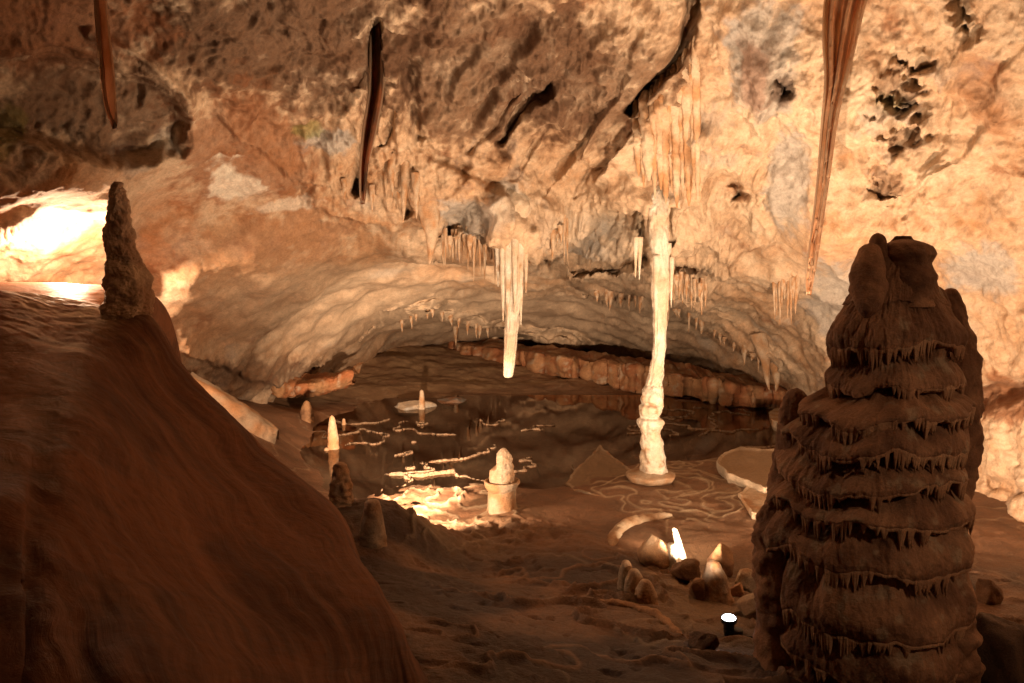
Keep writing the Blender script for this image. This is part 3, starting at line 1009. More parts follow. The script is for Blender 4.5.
Rx = np.interp(yy, sil[:, 0], sil[:, 2])
# smooth
ker = np.hanning(41)
ker /= ker.sum()


def smooth1(a):
    p = np.pad(a[0], 20, mode='edge')
    return np.convolve(p, ker, 'valid')[None, :]


Lx, Rx = smooth1(Lx), smooth1(Rx)
LW = P(Lx, yy, DB)[..., 0]
RW = P(Rx, yy, DB)[..., 0]
hw = (RW - LW) / 2 * 0.935
cxm = (RW + LW) / 2 - bb[0]
ZW = P(866, yy, DB)[..., 2]
ct_, sn = np.cos(th), np.sin(th)
cir = np.concatenate([ct_, sn], 1)
edges = [300, 348, 386, 414, 446, 476, 505, 548, 606, 646, 690, 740]
amps = [5, 5, 5, 8, 8, 8, 8, 8, 10, 9, 8, 8]


def edge_curve(kk):
    c = np.stack([ct_[:, 0] * 1.3, sn[:, 0] * 1.3, np.full(NT, kk * 3.17)], -1)
    e = edges[kk] + amps[kk] * 2.2 * fbm(c, 2) + 3 * fbm(c * 4.5, 2)
    return e


EC = np.array([edge_curve(i) for i in range(len(edges))])
teeth = np.array([np.abs(perlin(np.stack([ct_[:, 0] * 22, sn[:, 0] * 22, np.full(NT, i * 7.7 + 2)], -1))) for i in range(len(edges))])
# ---- ledge profile: bulge, lip, deep undercut below the lip
prof_off = np.zeros((NT, NZ))
YY = yy + 0 * th
und_amt = [0.015, 0.085, 0.105, 0.065, 0.085, 0.085, 0.085, 0.095, 0.04, 0.08, 0.07, 0.05]
for i in range(len(edges)):
    up = EC[i][:, None]
    lo = EC[i + 1][:, None] if i + 1 < len(edges) else up + 60
    lo = np.maximum(lo, up + 8)
    t = (YY - up) / (lo - up)
    m = (t >= 0) & (t < 1)
    loc_amt = und_amt[i] * (0.35 + .9 * np.clip(0.5 + 1.9 * perlin(np.stack([ct_[:, 0] * 2.1, sn[:, 0] * 2.1, np.full(NT, i * 5.1)], -1)), 0, 1))[:, None]
    pr = -loc_amt * (1 - np.clip(t / .78, 0, 1) ** .55) * (t < .78) + 0.016 * np.sin(np.clip((t - .25) / .75, 0, 1) * math.pi) - .016 * sstep(.88, 1, t)
    prof_off = np.where(m, pr, prof_off)
    up_m = sstep(-0.25, 0, (YY - up) / 40) * 0
Q = np.stack([ct_ * 1.6 + 0 * YY, sn * 1.6 + 0 * YY, YY / 90], -1)
rad = hw + .006 * fbm(np.stack([ct_ * 5 + 0 * YY, sn * 5 + 0 * YY, YY / 28], -1), 3) * sstep(250, 330, YY) + prof_off * sstep(245, 300, YY) + 0.045 * fbm(Q * .8, 3) * sstep(250, 330, YY) + 0.007 * fbm(Q * 7, 3)
# vertical dribbles
rad += 0.002 * ridged(np.stack([ct_ * 9 + 0 * YY, sn * 9 + 0 * YY, YY / 60], -1), 3)
Vg = np.stack([bb[0] + cxm + rad * ct_, bb[1] + rad * sn * 0.95, np.broadcast_to(ZW, rad.shape)], -1)
colA, colB = np.array([0.37, 0.18, 0.092]), np.array([0.20, 0.088, 0.044])
vs = np.concatenate([Vg.reshape(-1, 3), [Vg[:, -1].mean(0)]])
fcs = [quads(NT, NZ, True), cap_tri(np.arange(NT) * NZ + NZ - 1, NT * NZ)]
gc = mineral(vs, colA, colB, np.array([0.38, 0.25, 0.15]), 5, 3)
new_mesh('body', vs, fcs, M_STAL, parent=giant, col=gc)
# drip fringes: one connected toothed band under each ledge
NF = 2200
fa = np.linspace(0, 2 * math.pi, NF, endpoint=False)
for i in range(1, len(edges) - 1):
    ln = np.full(NF, .004)
    dens = perlin(np.stack([np.cos(fa) * 2.6, np.sin(fa) * 2.6, np.full(NF, i * 3.3)], -1))
    for j in range(190):
        a = rng.uniform(0, 2 * math.pi)
        dn = np.interp(a, fa, dens)
        if dn < -.2:
            continue
        l_ = rng.uniform(.03, .085) * (.5 + 1.2 * min(.5, dn + .2)) * (1.35 if i == 2 else 1)
        wd = rng.uniform(.009, .016) / .42
        dd = np.abs((fa - a + math.pi) % (2 * math.pi) - math.pi)
        ln = np.maximum(ln, l_ * np.clip(1 - dd / wd, 0, 1) ** .75)
    ey = np.interp(fa, th[:, 0], EC[i], period=2 * math.pi) - 2
    ry_ = np.interp(ey, yy[0][::-1], np.arange(NZ)[::-1])
    ti = fa / (2 * math.pi) * NT
    t0 = ti.astype(int) % NT
    t1 = (t0 + 1) % NT
    zi = np.clip(ry_.astype(int) + 7, 0, NZ - 1)
    r_ = rad[t0, zi] * (1 - (ti % 1)) + rad[t1, zi] * (ti % 1)
    cx_ = bb[0] + cxm[0, zi]
    cz_ = np.interp(ey, yy[0][::-1], ZW[0][::-1])
    ringsF = []
    thick = .007 + .006 * np.clip(ln / .03, 0, 1)
    for (fr_, din, up_) in [(0, .022, .016), (0, .002, .012), (.0, .001, 0), (.45, .004, 0), (.85, .007, 0), (1.0, .010, 0), (.85, 1.0, 0), (.45, 1.4, 0), (0, 1.9, 0), (0, 2.5, .016)]:
        inw = din if din < .5 else .008 + thick * (din - .4)
        rr_ = r_ - inw
        ringsF.append(np.stack([cx_ + rr_ * np.cos(fa), bb[1] + rr_ * np.sin(fa) * .95, cz_ + up_ - ln * fr_], -1))
    VF = np.swapaxes(np.array(ringsF), 0, 1)
    new_mesh('drip_fringe', VF, [quads(NF, len(ringsF), True)], M_STAL, parent=giant, col=mineral(VF.reshape(-1, 3), np.array([0.46, 0.25, 0.135]), colA, None, 6, i))


def lobe(name, pts_, parent, seed, cols, lump=.16, mat=M_STAL, n=72, m=120, pop=0.0):
    """pts_: (px, py, half width px, depth offset m) from the bottom up"""
    a = np.array(pts_, float)
    a = catmull(a, m)
    th_ = np.linspace(0, 2 * math.pi, n, endpoint=False)[:, None]
    c = P(a[:, 0], a[:, 1], DB + a[:, 3])
    r = np.maximum(a[:, 2], .3) * k
    q_ = np.stack([np.cos(th_) * 1.3 + 0 * a[:, 0], np.sin(th_) * 1.3 + 0 * a[:, 0], a[:, 1] / 14 + 0 * th_], -1) + seed
    rr_ = r * (1 + lump * fbm(q_, 3))
    V_ = c[None] + np.stack([np.cos(th_) * rr_, np.sin(th_) * rr_, 0 * rr_], -1)
    vs_, f_ = closed_lathe(V_)
    return new_mesh(name, vs_, f_, mat, parent=parent, col=mineral(vs_, cols[0], cols[1], None, 6, seed))


cc = (colA, colB)
lobe('knob', [(866, 318, 2, -.25), (868, 310, 9, -.25), (868, 297, 15, -.215), (868, 280, 17, -.17), (869, 262, 14, -.13), (870, 250, 10, -.10), (871, 245, 6, -.09), (871, 243, 1, -.09)], giant, 1.5, cc)
lobe('knob', [(880, 300, 16, -.05), (879, 270, 14, -.04), (878, 250, 10, -.04), (878, 240, 8, -.04), (878, 235, 5, -.04), (878, 233, 1, -.04)], giant, 2.5, cc)
lobe('knob', [(908, 306, 24, -.08), (909, 290, 22, -.07), (910, 276, 24, -.06), (909, 268, 22, -.05), (909, 262, 21, -.05), (908, 254, 24, -.05), (907, 247, 22, -.04), (906, 243, 17, -.04), (905, 240, 9, -.03), (905, 239, 1, -.03)], giant, 3.5, cc, .14)
lobe('side_lobe', [(935, 600, 6, .1), (945, 540, 16, .1), (952, 490, 21, .1), (957, 440, 22, .12), (962, 410, 19, .14), (962, 385, 18, .15), (961, 360, 18, .16), (958, 335, 15, .16), (954, 312, 12, .16), (952, 298, 9, .16), (951, 290, 6, .16), (951, 288, 1, .16)], giant, 4.5, cc, .25)
lobe('side_lobe', [(940, 340, 16, .1), (938, 310, 13, .12), (937, 295, 9, .12), (936, 288, 5, .12), (936, 286, 1, .12)], giant, 5.5, cc, .2)
lobe('side_lobe', [(800, 560, 30, .12), (794, 520, 30, .12), (795, 470, 24, .12), (795, 430, 18, .12), (795, 405, 14, .12), (796, 393, 9, .12), (797, 388, 1, .12)], giant, 6.5, cc, .22)
lobe('side_lobe', [(790, 700, 40, .0), (785, 640, 30, .0), (782, 590, 28, .02), (776, 550, 24, .04), (774, 520, 17, .05), (776, 500, 9, .05), (778, 494, 1, .05)], giant, 7.5, cc, .22)
lobe('side_lobe', [(938, 720, 40, -.1), (938, 660, 36, -.12), (942, 610, 30, -.1), (947, 575, 18, -.08), (950, 560, 8, -.06), (950, 556, 1, -.06)], giant, 8.5, cc, .22)


# ------------------------------------------------------------------ rocks
def rock(name, loc, dims, seed, mat, cols, label, cat='rock', facets=13, rotz=0.0, rough_=.10, group=None, parent=None):
    n, m = 48, 32
    u_ = np.linspace(0, 2 * math.pi, n, endpoint=False)[:, None]
    v2 = np.linspace(-math.pi / 2, math.pi / 2, m)[None, :]
    d = np.stack([np.cos(u_) * np.cos(v2), np.sin(u_) * np.cos(v2), np.sin(v2) + 0 * u_], -1)
    rg = np.random.default_rng(int(seed * 10) + 3)
    R = np.ones(d.shape[:2])
    for _ in range(facets):
        nn = rg.normal(size=3)
        nn /= np.linalg.norm(nn)
        c = rg.uniform(.55, .85)
        dn = d @ nn
        R = np.where(dn > 1e-3, np.minimum(R, c / np.maximum(dn, 1e-3)), R)
    R = R * (1 + rough_ * fbm(d * 1.8 + seed, 4) + .35 * rough_ * fbm(d * 6 + seed, 3))
    V = d * R[..., None] * np.array(dims)
    cr_, sr_ = math.cos(rotz), math.sin(rotz)
    V = np.stack([V[..., 0] * cr_ - V[..., 1] * sr_, V[..., 0] * sr_ + V[..., 1] * cr_, V[..., 2]], -1) + np.asarray(loc)
    vs_, f_ = closed_lathe(V)
    o = new_mesh(name, vs_, f_, mat, loc=loc, col=mineral(vs_, cols[0], cols[1], cols[2] if len(cols) > 2 else None, 5, seed))
    return tag(o, label, cat, group)


def rock_px(name, px_, py_, D, wpx, hpx, seed, cols, label, depth=None, **kw):
    D = floor_D(px_, py_ + hpx * .3, D)
    k_ = D / F
    loc_ = P(px_, py_, D)
    return rock(name, loc_, (wpx * k_ * .56, (depth or wpx * k_ * .5), hpx * k_ * .58), seed, kw.pop('mat', M_STAL), cols, label, **kw)


RB = (OCHRE * .75, MUD)
PB = (CREAM, OCHRE * 1.1)
rock_px('boulder', 657, 551, 5.5, 38, 36, 1, (CREAM, OCHRE * 1.2), 'cream rounded boulder lit from the right beside the white stump', facets=8, mat=M_PALE)
rock_px('boulder', 688, 573, 4.95, 32, 28, 2, RB, 'dark angular boulder hiding the lamp below the glowing white stalagmite')
rock_px('boulder', 720, 562, 5.2, 34, 32, 3, (OCHRE * .8, MUD * 1.2), 'brown tilted block behind the grey fluted cone', rotz=.4)
rock_px('boulder', 746, 582, 4.9, 26, 24, 4, (CREAM * .8, OCHRE), 'rounded tan boulder right of the grey fluted cone', facets=8)
rock_px('boulder', 752, 606, 4.6, 30, 26, 5, (CREAM * .65, OCHRE), 'pale brown boulder close against the giant stalagmite', facets=12)
rock_px('boulder', 698, 590, 4.85, 20, 26, 6, (OCHRE, MUD), 'small orange brown rock left of the grey fluted cone', facets=12)
rock_px('boulder', 737, 590, 4.8, 14, 16, 16, (OCHRE, RUST), 'little rust coloured stone between the fluted cone and the tan boulder', facets=12)
rock_px('rock', 706, 641, 3.95, 34, 24, 7, (MUD, UMBER), 'dark low rock next to the black floor lamp', facets=12)
rock_px('rock', 988, 592, 4.4, 28, 28, 8, RB, 'round brown rock at the right edge beyond the giant stalagmite', facets=8)
rock_px('rock', 1006, 655, 3.6, 70, 90, 9, (UMBER, UMBER * .6), 'large black shadowed rock in the bottom right corner', facets=12)
rock_px('rock', 412, 407, 11.6, 46, 13, 10, (GREY * .9, CREAM * .8), 'long pale grey slab lying behind the slender stalagmite in the water', depth=.3, facets=12)
rock_px('rock', 452, 402, 11.9, 30, 9, 20, (GREY * .6, MUD * 1.5), 'low grey brown slab right of the slender stalagmite', depth=.3, facets=12)

# rimstone plates and basins
def plate(name, outline, z_top, thick, seed, cols, label, rim=0.0, mat=M_PALE, cat='rimstone', topcol=None):
    """outline: image points that lie on the plane z = z_top"""
    o_ = np.array(outline, float)
    n = 120
    cl = np.concatenate([o_, o_[:1]])
    seg = np.hypot(*np.diff(cl, axis=0).T)
    tt = np.concatenate([[0], np.cumsum(seg)])
    ts = np.linspace(0, tt[-1], n, endpoint=False)
    ox, oy = np.interp(ts, tt, cl[:, 0]), np.interp(ts, tt, cl[:, 1])
    r_ = ray(ox, oy)
    D_ = (z_top - H) / r_[:, 2]
    W = CAM + r_ * D_[:, None]
    c = W.mean(0)
    rings = [(0.80, -thick), (0.93, -thick * .6), (1.0, -thick * .15), (1.0, 0.0 + rim * .6), (0.975, rim), (0.93, rim * .5), (0.86, 0), (0.6, -.002), (0.3, 0.001)]
    V_ = np.zeros((n, len(rings), 3))
    for i, (s, z) in enumerate(rings):
        ring = c + (W - c) * s
        nz_ = fbm(ring * 5 + seed, 3)
        ring = c + (ring - c) * (1 + .06 * nz_[:, None])
        ring[:, 2] = z_top + z + .014 * fbm(ring * 7 + seed + 9, 3) * s ** 3
        V_[:, i] = ring
    V2 = np.swapaxes(catmull(np.swapaxes(V_, 0, 1), 60), 0, 1)
    V2 += (0.008 * fbm(V2 * 14 + seed, 3))[..., None] * np.array([1, 1, 1])
    vs_, f_ = closed_lathe(V2)
    colr = mineral(vs_, cols[0], cols[1], None, 6, seed)
    if topcol is not None:
        w_ = np.concatenate([np.broadcast_to(np.linspace(0, 8, 60)[None, :], (n, 60)).ravel(), [0, 8]])
        colr = mix(colr, topcol, sstep(4.8, 5.6, w_))
    lc = c.copy()
    lc[2] = z_top - thick
    return tag(new_mesh(name, vs_, f_, mat, loc=lc, col=colr), label, cat)


plate('rimstone_basin', [(716, 463), (722, 456), (738, 449), (760, 451), (785, 452), (800, 470), (790, 488), (765, 490), (748, 484), (728, 476)], .10, .16, 1, (CREAM, CREAM * .7), 'pale rimstone basin with a raised lip left of the giant stalagmite', .025, topcol=np.array([.36, .25, .16]))
plate('rimstone_plate', [(738, 494), (750, 486), (775, 488), (790, 505), (775, 520), (752, 512)], .07, .12, 2, (CREAM, OCHRE), 'small orange rimstone plate just in front of the pale basin', .01)
plate('stone_slab', [(565, 484), (574, 472), (588, 458), (600, 446), (614, 458), (632, 470), (634, 496), (604, 497), (575, 491)], .022, .07, 3, (CREAM * .62, OCHRE * .8), 'flat triangular slab lying in the mud left of the ringed column', .008, cat='slab', topcol=np.array([.27, .18, .11]))
def bank(name, path, rpx, label, seed, cols, mat=M_PALE, cat='rimstone'):
    """a half-buried rounded bank that follows image points on the floor"""
    A = catmull(np.array(path, float), 90)
    D_ = np.array([floor_D(x, y, 5.3) for x, y in A])
    D_ = np.convolve(np.pad(D_, 6, mode='edge'), np.ones(13) / 13, 'valid')
    c = P(A[:, 0], A[:, 1], D_)
    tg = np.gradient(c, axis=0)
    tg[:, 2] = 0
    tg /= np.linalg.norm(tg, axis=1)[:, None]
    sd = np.stack([tg[:, 1], -tg[:, 0], 0 * tg[:, 0]], -1)
    ends = np.sin(np.linspace(0.03, math.pi - .03, 90)) ** .5
    r = rpx * 5.3 / F * ends * (1 + .35 * fbm(c * 6 + seed, 3))
    a = np.linspace(0, 2 * math.pi, 40, endpoint=False)[:, None]
    V_ = c[None] + sd[None] * (np.cos(a) * r)[..., None] + np.array([0, 0, 1.0]) * (np.sin(a) * r * .8)[..., None]
    V_ += (.012 * fbm(V_ * 16 + seed, 3))[..., None]
    vs_, f_ = closed_lathe(V_)
    return tag(new_mesh(name, vs_, f_, mat, loc=c[45], col=mineral(vs_, cols[0], cols[1], None, 6, seed)), label, cat)


bank('rimstone_dam', [(612, 546), (614, 537), (622, 528), (636, 522), (654, 518), (672, 516)], 9, 'curved tan rimstone dam arching behind the cream boulder', 4, (CREAM, OCHRE))
bank('rimstone_dam', [(600, 600), (625, 606), (650, 612), (665, 622), (682, 636)], 5, 'low brown rimstone bank running from the three orange stalagmites to the floor lamp', 7, (OCHRE, MUD * 1.3), M_STAL)
plate('rimstone_plate', [(768, 412), (776, 408), (800, 412), (806, 424), (785, 424), (772, 420)], .12, .15, 5, (CREAM * .9, OCHRE), 'small bracket shelf tucked behind the giant stalagmite at the pool edge', .0)

# pale flowstone tongue behind the slope crest, left
tp = [[(186, 384, 8.3), (215, 400, 8.3), (245, 418, 8.3), (265, 430, 8.3), (277, 433, 8.35)], [(190, 374, 8.5), (218, 390, 8.5), (247, 408, 8.5), (265, 422, 8.5), (278, 432, 8.45)], [(194, 378, 9.0), (222, 394, 9.0), (250, 411, 9.0), (267, 425, 8.8), (279, 434, 8.6)]]
G = [[P(*a) + np.array([-.05, -.1, -.35]) for a in tp[0]]] + [[P(*a) for a in r] for r in tp] + [[P(*a) + np.array([0, .2, -.5]) for a in tp[2]]]
V = loft(G, 60, 90)
nf = grid_normals(V)
V = V + nf * (0.03 * fbm(V * 5, 3))[..., None]
tag(new_mesh('flowstone_ridge', V, [quads(60, 90)], M_RIDGE, loc=V[30, 45], col=mineral(V.reshape(-1, 3), OCHRE * 1.1, CREAM * .7, None, 4)), 'narrow tan flowstone ridge peeking out behind the dark slope', 'flowstone')


# shelfstone ledges round the pool: lip curve (px, y_top, y_bottom)
def ledge(name, lip, label, seed, back=1.2, cols=(OCHRE, RUST * 1.3), zb=0.0, D_over=None):
    lip = np.array(lip, float)
    L_ = catmull(lip, 300)
    px_, yt, yb = L_[:, 0], L_[:, 1], L_[:, 2]
    wob = 1.0 + 1.6 * fbm(np.stack([px_ / 16, px_ * 0, px_ * 0 + seed], -1), 3)
    yt = yt + .8 * wob
    yb = yb + 1.6 * fbm(np.stack([px_ / 9, px_ * 0, px_ * 0 + seed + 4], -1), 3)
    rb = ray(px_, yb)
    D = (zb - H) / rb[:, 2] if D_over is None else np.interp(px_, [lip[0, 0], lip[-1, 0]], D_over)
    D = D * (1 + .03 * fbm(np.stack([px_ / 22, px_ * 0 + 3, px_ * 0 + seed], -1), 3))
    bot = CAM + rb * D[:, None]
    top = CAM + ray(px_, yt) * D[:, None]
    rad_ = np.stack([px_ * 0, px_ * 0 + 1.0, px_ * 0], -1)
    up = np.array([0, 0, 1.0])
    hgt = (top - bot)[:, 2:3]
    ringsL = [bot + rad_ * back * .6 - up * .05, bot + rad_ * .25 - up * .02 , bot + rad_ * .04, bot + rad_ * 0 + up * hgt * .15, bot - rad_ * .05 + up * hgt * .5, top - rad_ * .03 - up * hgt * .12, top, top + rad_ * .12 + up * .005, top + rad_ * .5 + up * .0, top + rad_ * back + up * .05]
    V_ = loft(np.array(ringsL), 70, 300)
    nf_ = grid_normals(V_)
    fl = np.stack([V_[..., 0] * 3.2, V_[..., 1] * 1.5, V_[..., 2] * 2.5], -1) + .7 * fbm(V_ * 2.2, 3)[..., None]
    V_ = V_ + nf_ * (.016 * fbm(fl * 2.2 + seed, 4) + .13 * fbm(V_ * np.array([1.3, 1.3, 2.5]) + seed, 4))[..., None]
    lc = V_.reshape(-1, 3).mean(0)
    lc[2] = V_[..., 2].min()
    o = new_mesh(name, V_, [quads(70, 300)], M_STAL, loc=lc, col=mineral(V_.reshape(-1, 3), cols[0], cols[1], CREAM * .8, 3, seed))
    return tag(o, label, 'ledge')


ledge('shelfstone_ledge', [(425, 330, 350), (455, 343, 362), (490, 348, 366), (525, 352, 373), (565, 356, 380), (605, 362, 384), (640, 368, 392), (690, 375, 399), (735, 385, 407), (775, 390, 408), (810, 392, 410)],
      'long ochre shelfstone ledge running along the far shore of the pool', 1.0)
ledge('shelfstone_ledge', [(268, 374, 392), (285, 382, 396), (305, 384, 394), (325, 380, 390), (345, 374, 386), (352, 372, 384)],
      'short rusty scalloped ledge above the dark hollow on the left shore', 7.0, .9, (RUST * 1.7, OCHRE), D_over=(10.6, 11.4))


# ------------------------------------------------------------------ draperies
def drape(name, rowsd, D, label, seed, folds=3.5, amp=.05, thick=.012, cols=(OCHRE, RUST), n=90, m=200, mat=M_DRAPE, cat='drapery', stripe=True, skew=0.0, fray=0.0, ns=0):
    """rowsd: (py, px_left, px_right, depth offset)"""
    a = np.array(rowsd, float)
    a = catmull(a, m)
    t = np.linspace(0, 1, n)[:, None]
    px_ = a[None, :, 1] + (a[None, :, 2] - a[None, :, 1]) * t
    py_ = a[None, :, 0] + 0 * t
    wid = (a[None, :, 2] - a[None, :, 1]) * D / F
    ph = folds * 2 * math.pi * t + min(3.2, .8 * folds) * fbm(np.stack([t * 2.2 + 0 * py_, py_ / 160, 0 * py_ + seed], -1), 3)
    dep = D + a[None, :, 3] + skew * t + amp * np.sin(ph) * np.clip(wid / (wid.max() + 1e-6), .12, 1) + amp * .1 * fbm(np.stack([t * 6 + 0 * py_, py_ / 60, 0 * py_ + seed + 3], -1), 3)
    if ns:
        fo_ = np.abs(perlin(np.stack([t * ns + 0 * py_ + .0015 * (py_ - 100), py_ / 260, 0 * py_ + seed * 3.1], -1))) + .4 * np.abs(perlin(np.stack([t * ns * 2.3 + 0 * py_, py_ / 200, 0 * py_ + seed * 5.1], -1)))
        dep = D + a[None, :, 3] + skew * t + amp * (fo_ * 2 - .6) * np.clip(wid / (wid.max() + 1e-6), .15, 1)
    if fray:
        p0 = a[0, 0]
        py_ = p0 + (py_ - p0) * (1 - fray * np.clip(.5 + 1.2 * perlin(np.stack([t * 9, t * 0, t * 0 + seed], -1)), 0, 1))
    A = P(px_, py_ + 2 * np.sin(ph), dep)
    nf_ = grid_normals(A)
    nf_ *= np.where(nf_[..., 1] > 0, -1, 1)[..., None]
    B = A - nf_ * thick
    ring = np.concatenate([A, B[::-1]], 0)        # closed cross-section
    V_ = ring
    N_ = 2 * n
    vs_, f_ = closed_lathe(V_)
    col_ = mineral(vs_, cols[0], cols[1], None, 5, seed)
    if stripe:
        tt = np.concatenate([np.concatenate([t, t[::-1]])[:, :1].repeat(m, 1).ravel(), [0, 0]])
        col_ = mix(col_, CREAM, .5 * sstep(.25, .6, np.sin(tt * folds * 2 * math.pi * 2 + seed)))
    te = np.concatenate([np.concatenate([t, t[::-1]])[:, :1].repeat(m, 1).ravel(), [0, 0]])
    col_ = mix(col_, CREAM * 1.1, .7 * (1 - sstep(.02, .16, np.minimum(te, 1 - te))))
    o = new_mesh(name, vs_, f_, mat, loc=P(a[0, 1], a[0, 0], D), col=col_)
    return tag(o, label, cat)


drape('drapery', [(-60, 836, 890, .2), (0, 826, 868, .1), (40, 824, 858, .05), (80, 826, 847, 0), (120, 823, 838, 0), (170, 819, 831, 0), (210, 815, 825, 0), (250, 810, 819, 0), (278, 807, 814, 0), (293, 808, 810, 0)], 5.7,
      'long red-orange curtain tapering to a point, in front of the right wall', 1, 3.0, .09, .012, (np.array([.82, .57, .37]), np.array([.70, .37, .19])))
drape('drapery', [(-50, 90, 103, .05), (0, 95, 106, 0), (50, 99, 111, 0), (85, 102, 115, 0), (108, 106, 116, 0), (122, 112, 116, 0), (127, 114, 115, 0)], 4.85,
      'narrow brown blade hanging from the upper left ceiling', 2, .8, .03, .012, (np.array([.75, .5, .35]), np.array([.6, .34, .2])), stripe=False)
drape('drapery', [(18, 371, 380, .15), (50, 371, 384, .05), (90, 370, 384, 0), (130, 364, 377, 0), (165, 361, 369, 0), (190, 361, 366, 0), (202, 362, 364, 0)], 6.75,
      'dark red curtain in the tall cleft of the upper wall', 3, 1.0, .06, .015, (RUST * 1.4, UMBER), stripe=False)
fl_root = thing('flowstone_flutes', 'row of pale vertical flutes hanging under the overhang above the column', 'flowstone', tuple(P(662, 130, 7.2)))
for i_, (x_, yb_, wp_) in enumerate([(636, 176, 7), (641, 188, 6), (646, 181, 8), (652, 199, 7), (658, 190, 6), (663, 204, 8), (669, 193, 7), (674, 208, 6), (680, 196, 9), (686, 206, 7), (691, 182, 6), (695, 204, 8)]):
    yt_ = np.interp(x_, [634, 675, 690, 698], [100, 62, 42, 30])
    ys_ = np.linspace(yt_ + 4, yb_, 9)
    dd2 = np.array([hit(x_ + 3 * q_ / 8, y_, (wall,))[1] for q_, y_ in enumerate(ys_)])
    dd2 = np.minimum(dd2, np.median(dd2) + .15)
    dd2 = np.convolve(np.pad(dd2, 1, mode='edge'), [.25, .5, .25], 'valid') - .02
    pth = P(x_ + 3 * np.arange(9) / 8, ys_, dd2)
    top_ = pth[0]
    dz_ = pth[-1][2] - top_[2]
    rr_ = wp_ * 7.2 / F * .62 * random.uniform(.55, 1.5)
    zp_ = (pth[:, 2] - top_[2])[::-1]
    V = lathe([(rr_ * .4, .02), (rr_ * .9, dz_ * .06), (rr_ * 1.1, dz_ * .3), (rr_ * .95, dz_ * .6), (rr_ * .7, dz_ * .85), (rr_ * .15, dz_)], 20, 70,
              lambda z: (np.interp(z, zp_, pth[::-1, 0] - top_[0]), np.interp(z, zp_, pth[::-1, 1] - top_[1])), seed=i_ * 2.7, lump=.4, lumpf=(2, .9), flute=.2)
    spel('flute', V[:, ::-1], M_WALL, top_, fl_root, (CREAM, OCHRE * 1.15, None), i_, 5)


# ------------------------------------------------------------------ small stalactites
protos = []
for i in range(5):
    V = lathe([(.34, .5), (.30, 0), (.22, -.25), (.13, -.6), (.05, -.92), (.008, -1.0)], 16, 40, lambda z: (.05 * np.sin(z * 4 + i), .04 * np.sin(z * 3 + 2 * i)), seed=i * 3.3, lump=.22, lumpf=(2.4, 1.2), flute=.1)
    vs_, f_ = closed_lathe(V[:, ::-1])
    me = new_mesh('stalactite', vs_, f_, M_PALE, col=mineral(vs_, CREAM, OCHRE * 1.1, None, 2.5, i)).data
    protos.append(me)
    bpy.data.objects.remove([ob for ob in COL.objects if ob.data is me][0])


def stalactite(px_, py_, lpx, wpx, label, group, D=None, up=6):
    """hangs from the rock met just above the image point"""
    h = hit(px_, py_ - 2, (wall,))
    d_ = h[1] if D is None else D
    k_ = d_ / F
    p = P(px_, py_, d_ - .02)
    o = bpy.data.objects.new('stalactite', random.choice(protos))
    COL.objects.link(o)
    o.location = p
    l_ = lpx * k_
    w_ = wpx * k_ / .6
    o.scale = (w_, w_, l_)
    o.rotation_euler = (random.uniform(-.04, .04), random.uniform(-.05, .05), random.uniform(0, 6.28))
    return tag(o, label, 'stalactite', group)


lbl = 'thin cream stalactite in the row just left of the long central stalactite'
for i in range(17):
    x_ = 443 + i * 3.4 + random.uniform(-1, 1)
    stalactite(x_, 240 + 2 * math.sin(i), random.uniform(7, 30) + (16 if i > 8 else 0) * random.random() + i * .4, random.uniform(2.2, 6.5), lbl, 'stalactites left of the long central one', D=8.25 + .2 * random.random())
lbl = 'short cream stalactite in the row just right of the long central stalactite'
for i in range(11):
    x_ = 531 + i * 3.6 + random.uniform(-1, 1)
    stalactite(x_, 232 + 2 * math.sin(2 * i), random.uniform(8, 36), random.uniform(2.5, 6.5), lbl, 'stalactites right of the long central one', D=8.3 + .2 * random.random())
lbl = 'thin stalactite in the cream cluster hanging right of the column'
for i in range(13):
    x_ = 667 + i * 3.2 + random.uniform(-1, 1)
    stalactite(x_, 276 + i * 1.3, random.uniform(10, 30), random.uniform(3, 5.5), lbl, 'stalactites right of the column', D=8.6 + .2 * random.random())
lbl = 'thin stalactite in the small bunch on the wall left of the red curtain tip'
for i in range(9):
    x_ = 774 + i * 2.9 + random.uniform(-.8, .8)
    stalactite(x_, 286 + 1.5 * math.sin(i * 1.7), random.uniform(14, 40), random.uniform(3.5, 5.5), lbl, 'stalactites below the red curtain')
lbl = 'lumpy stalactite among the drips on the wall under the dark red curtain'
for (x_, y_, l_, w_) in [(392, 168, 28, 7), (405, 182, 40, 9), (372, 194, 18, 5), (416, 188, 30, 7), (344, 186, 14, 5), (399, 200, 18, 5)]:
    stalactite(x_, y_, l_, w_, lbl, 'drips under the dark red curtain')
lbl = 'tiny drip along the bright edge of the low ceiling right of the column'
for i in range(24):
    x_ = 598 + i * 7.6 + random.uniform(-3, 3)
    if abs(x_ - 656) < 12:
        continue
    y_ = np.interp(x_, [560, 600, 650, 690, 730, 785], [300, 296, 302, 318, 345, 376])
    stalactite(x_, y_ - 2, random.uniform(5, 17), random.uniform(2.5, 6), lbl, 'drips along the low ceiling edge')
lbl = 'tiny drip along the pale lip of the back ceiling left of the long stalactite'
for i in range(12):
    x_ = 402 + i * 8 + random.uniform(-3, 3)
    y_ = np.interp(x_, [385, 430, 480, 530], [330, 312, 330, 340])
    stalactite(x_, y_ - 1, random.uniform(4, 11), random.uniform(2.5, 5), lbl, 'drips along the pale back lip')
stalactite(429, 214, 50, 20, 'stout tapering stalactite on the wall left of the thin cream row', None)
stalactite(456, 330, 16, 5, 'tiny lone stalactite under the low back ceiling, left one', None)
o = stalactite(776, 368, 24, 11, 'blunt hanging tooth at the right end of the far ledge', None)
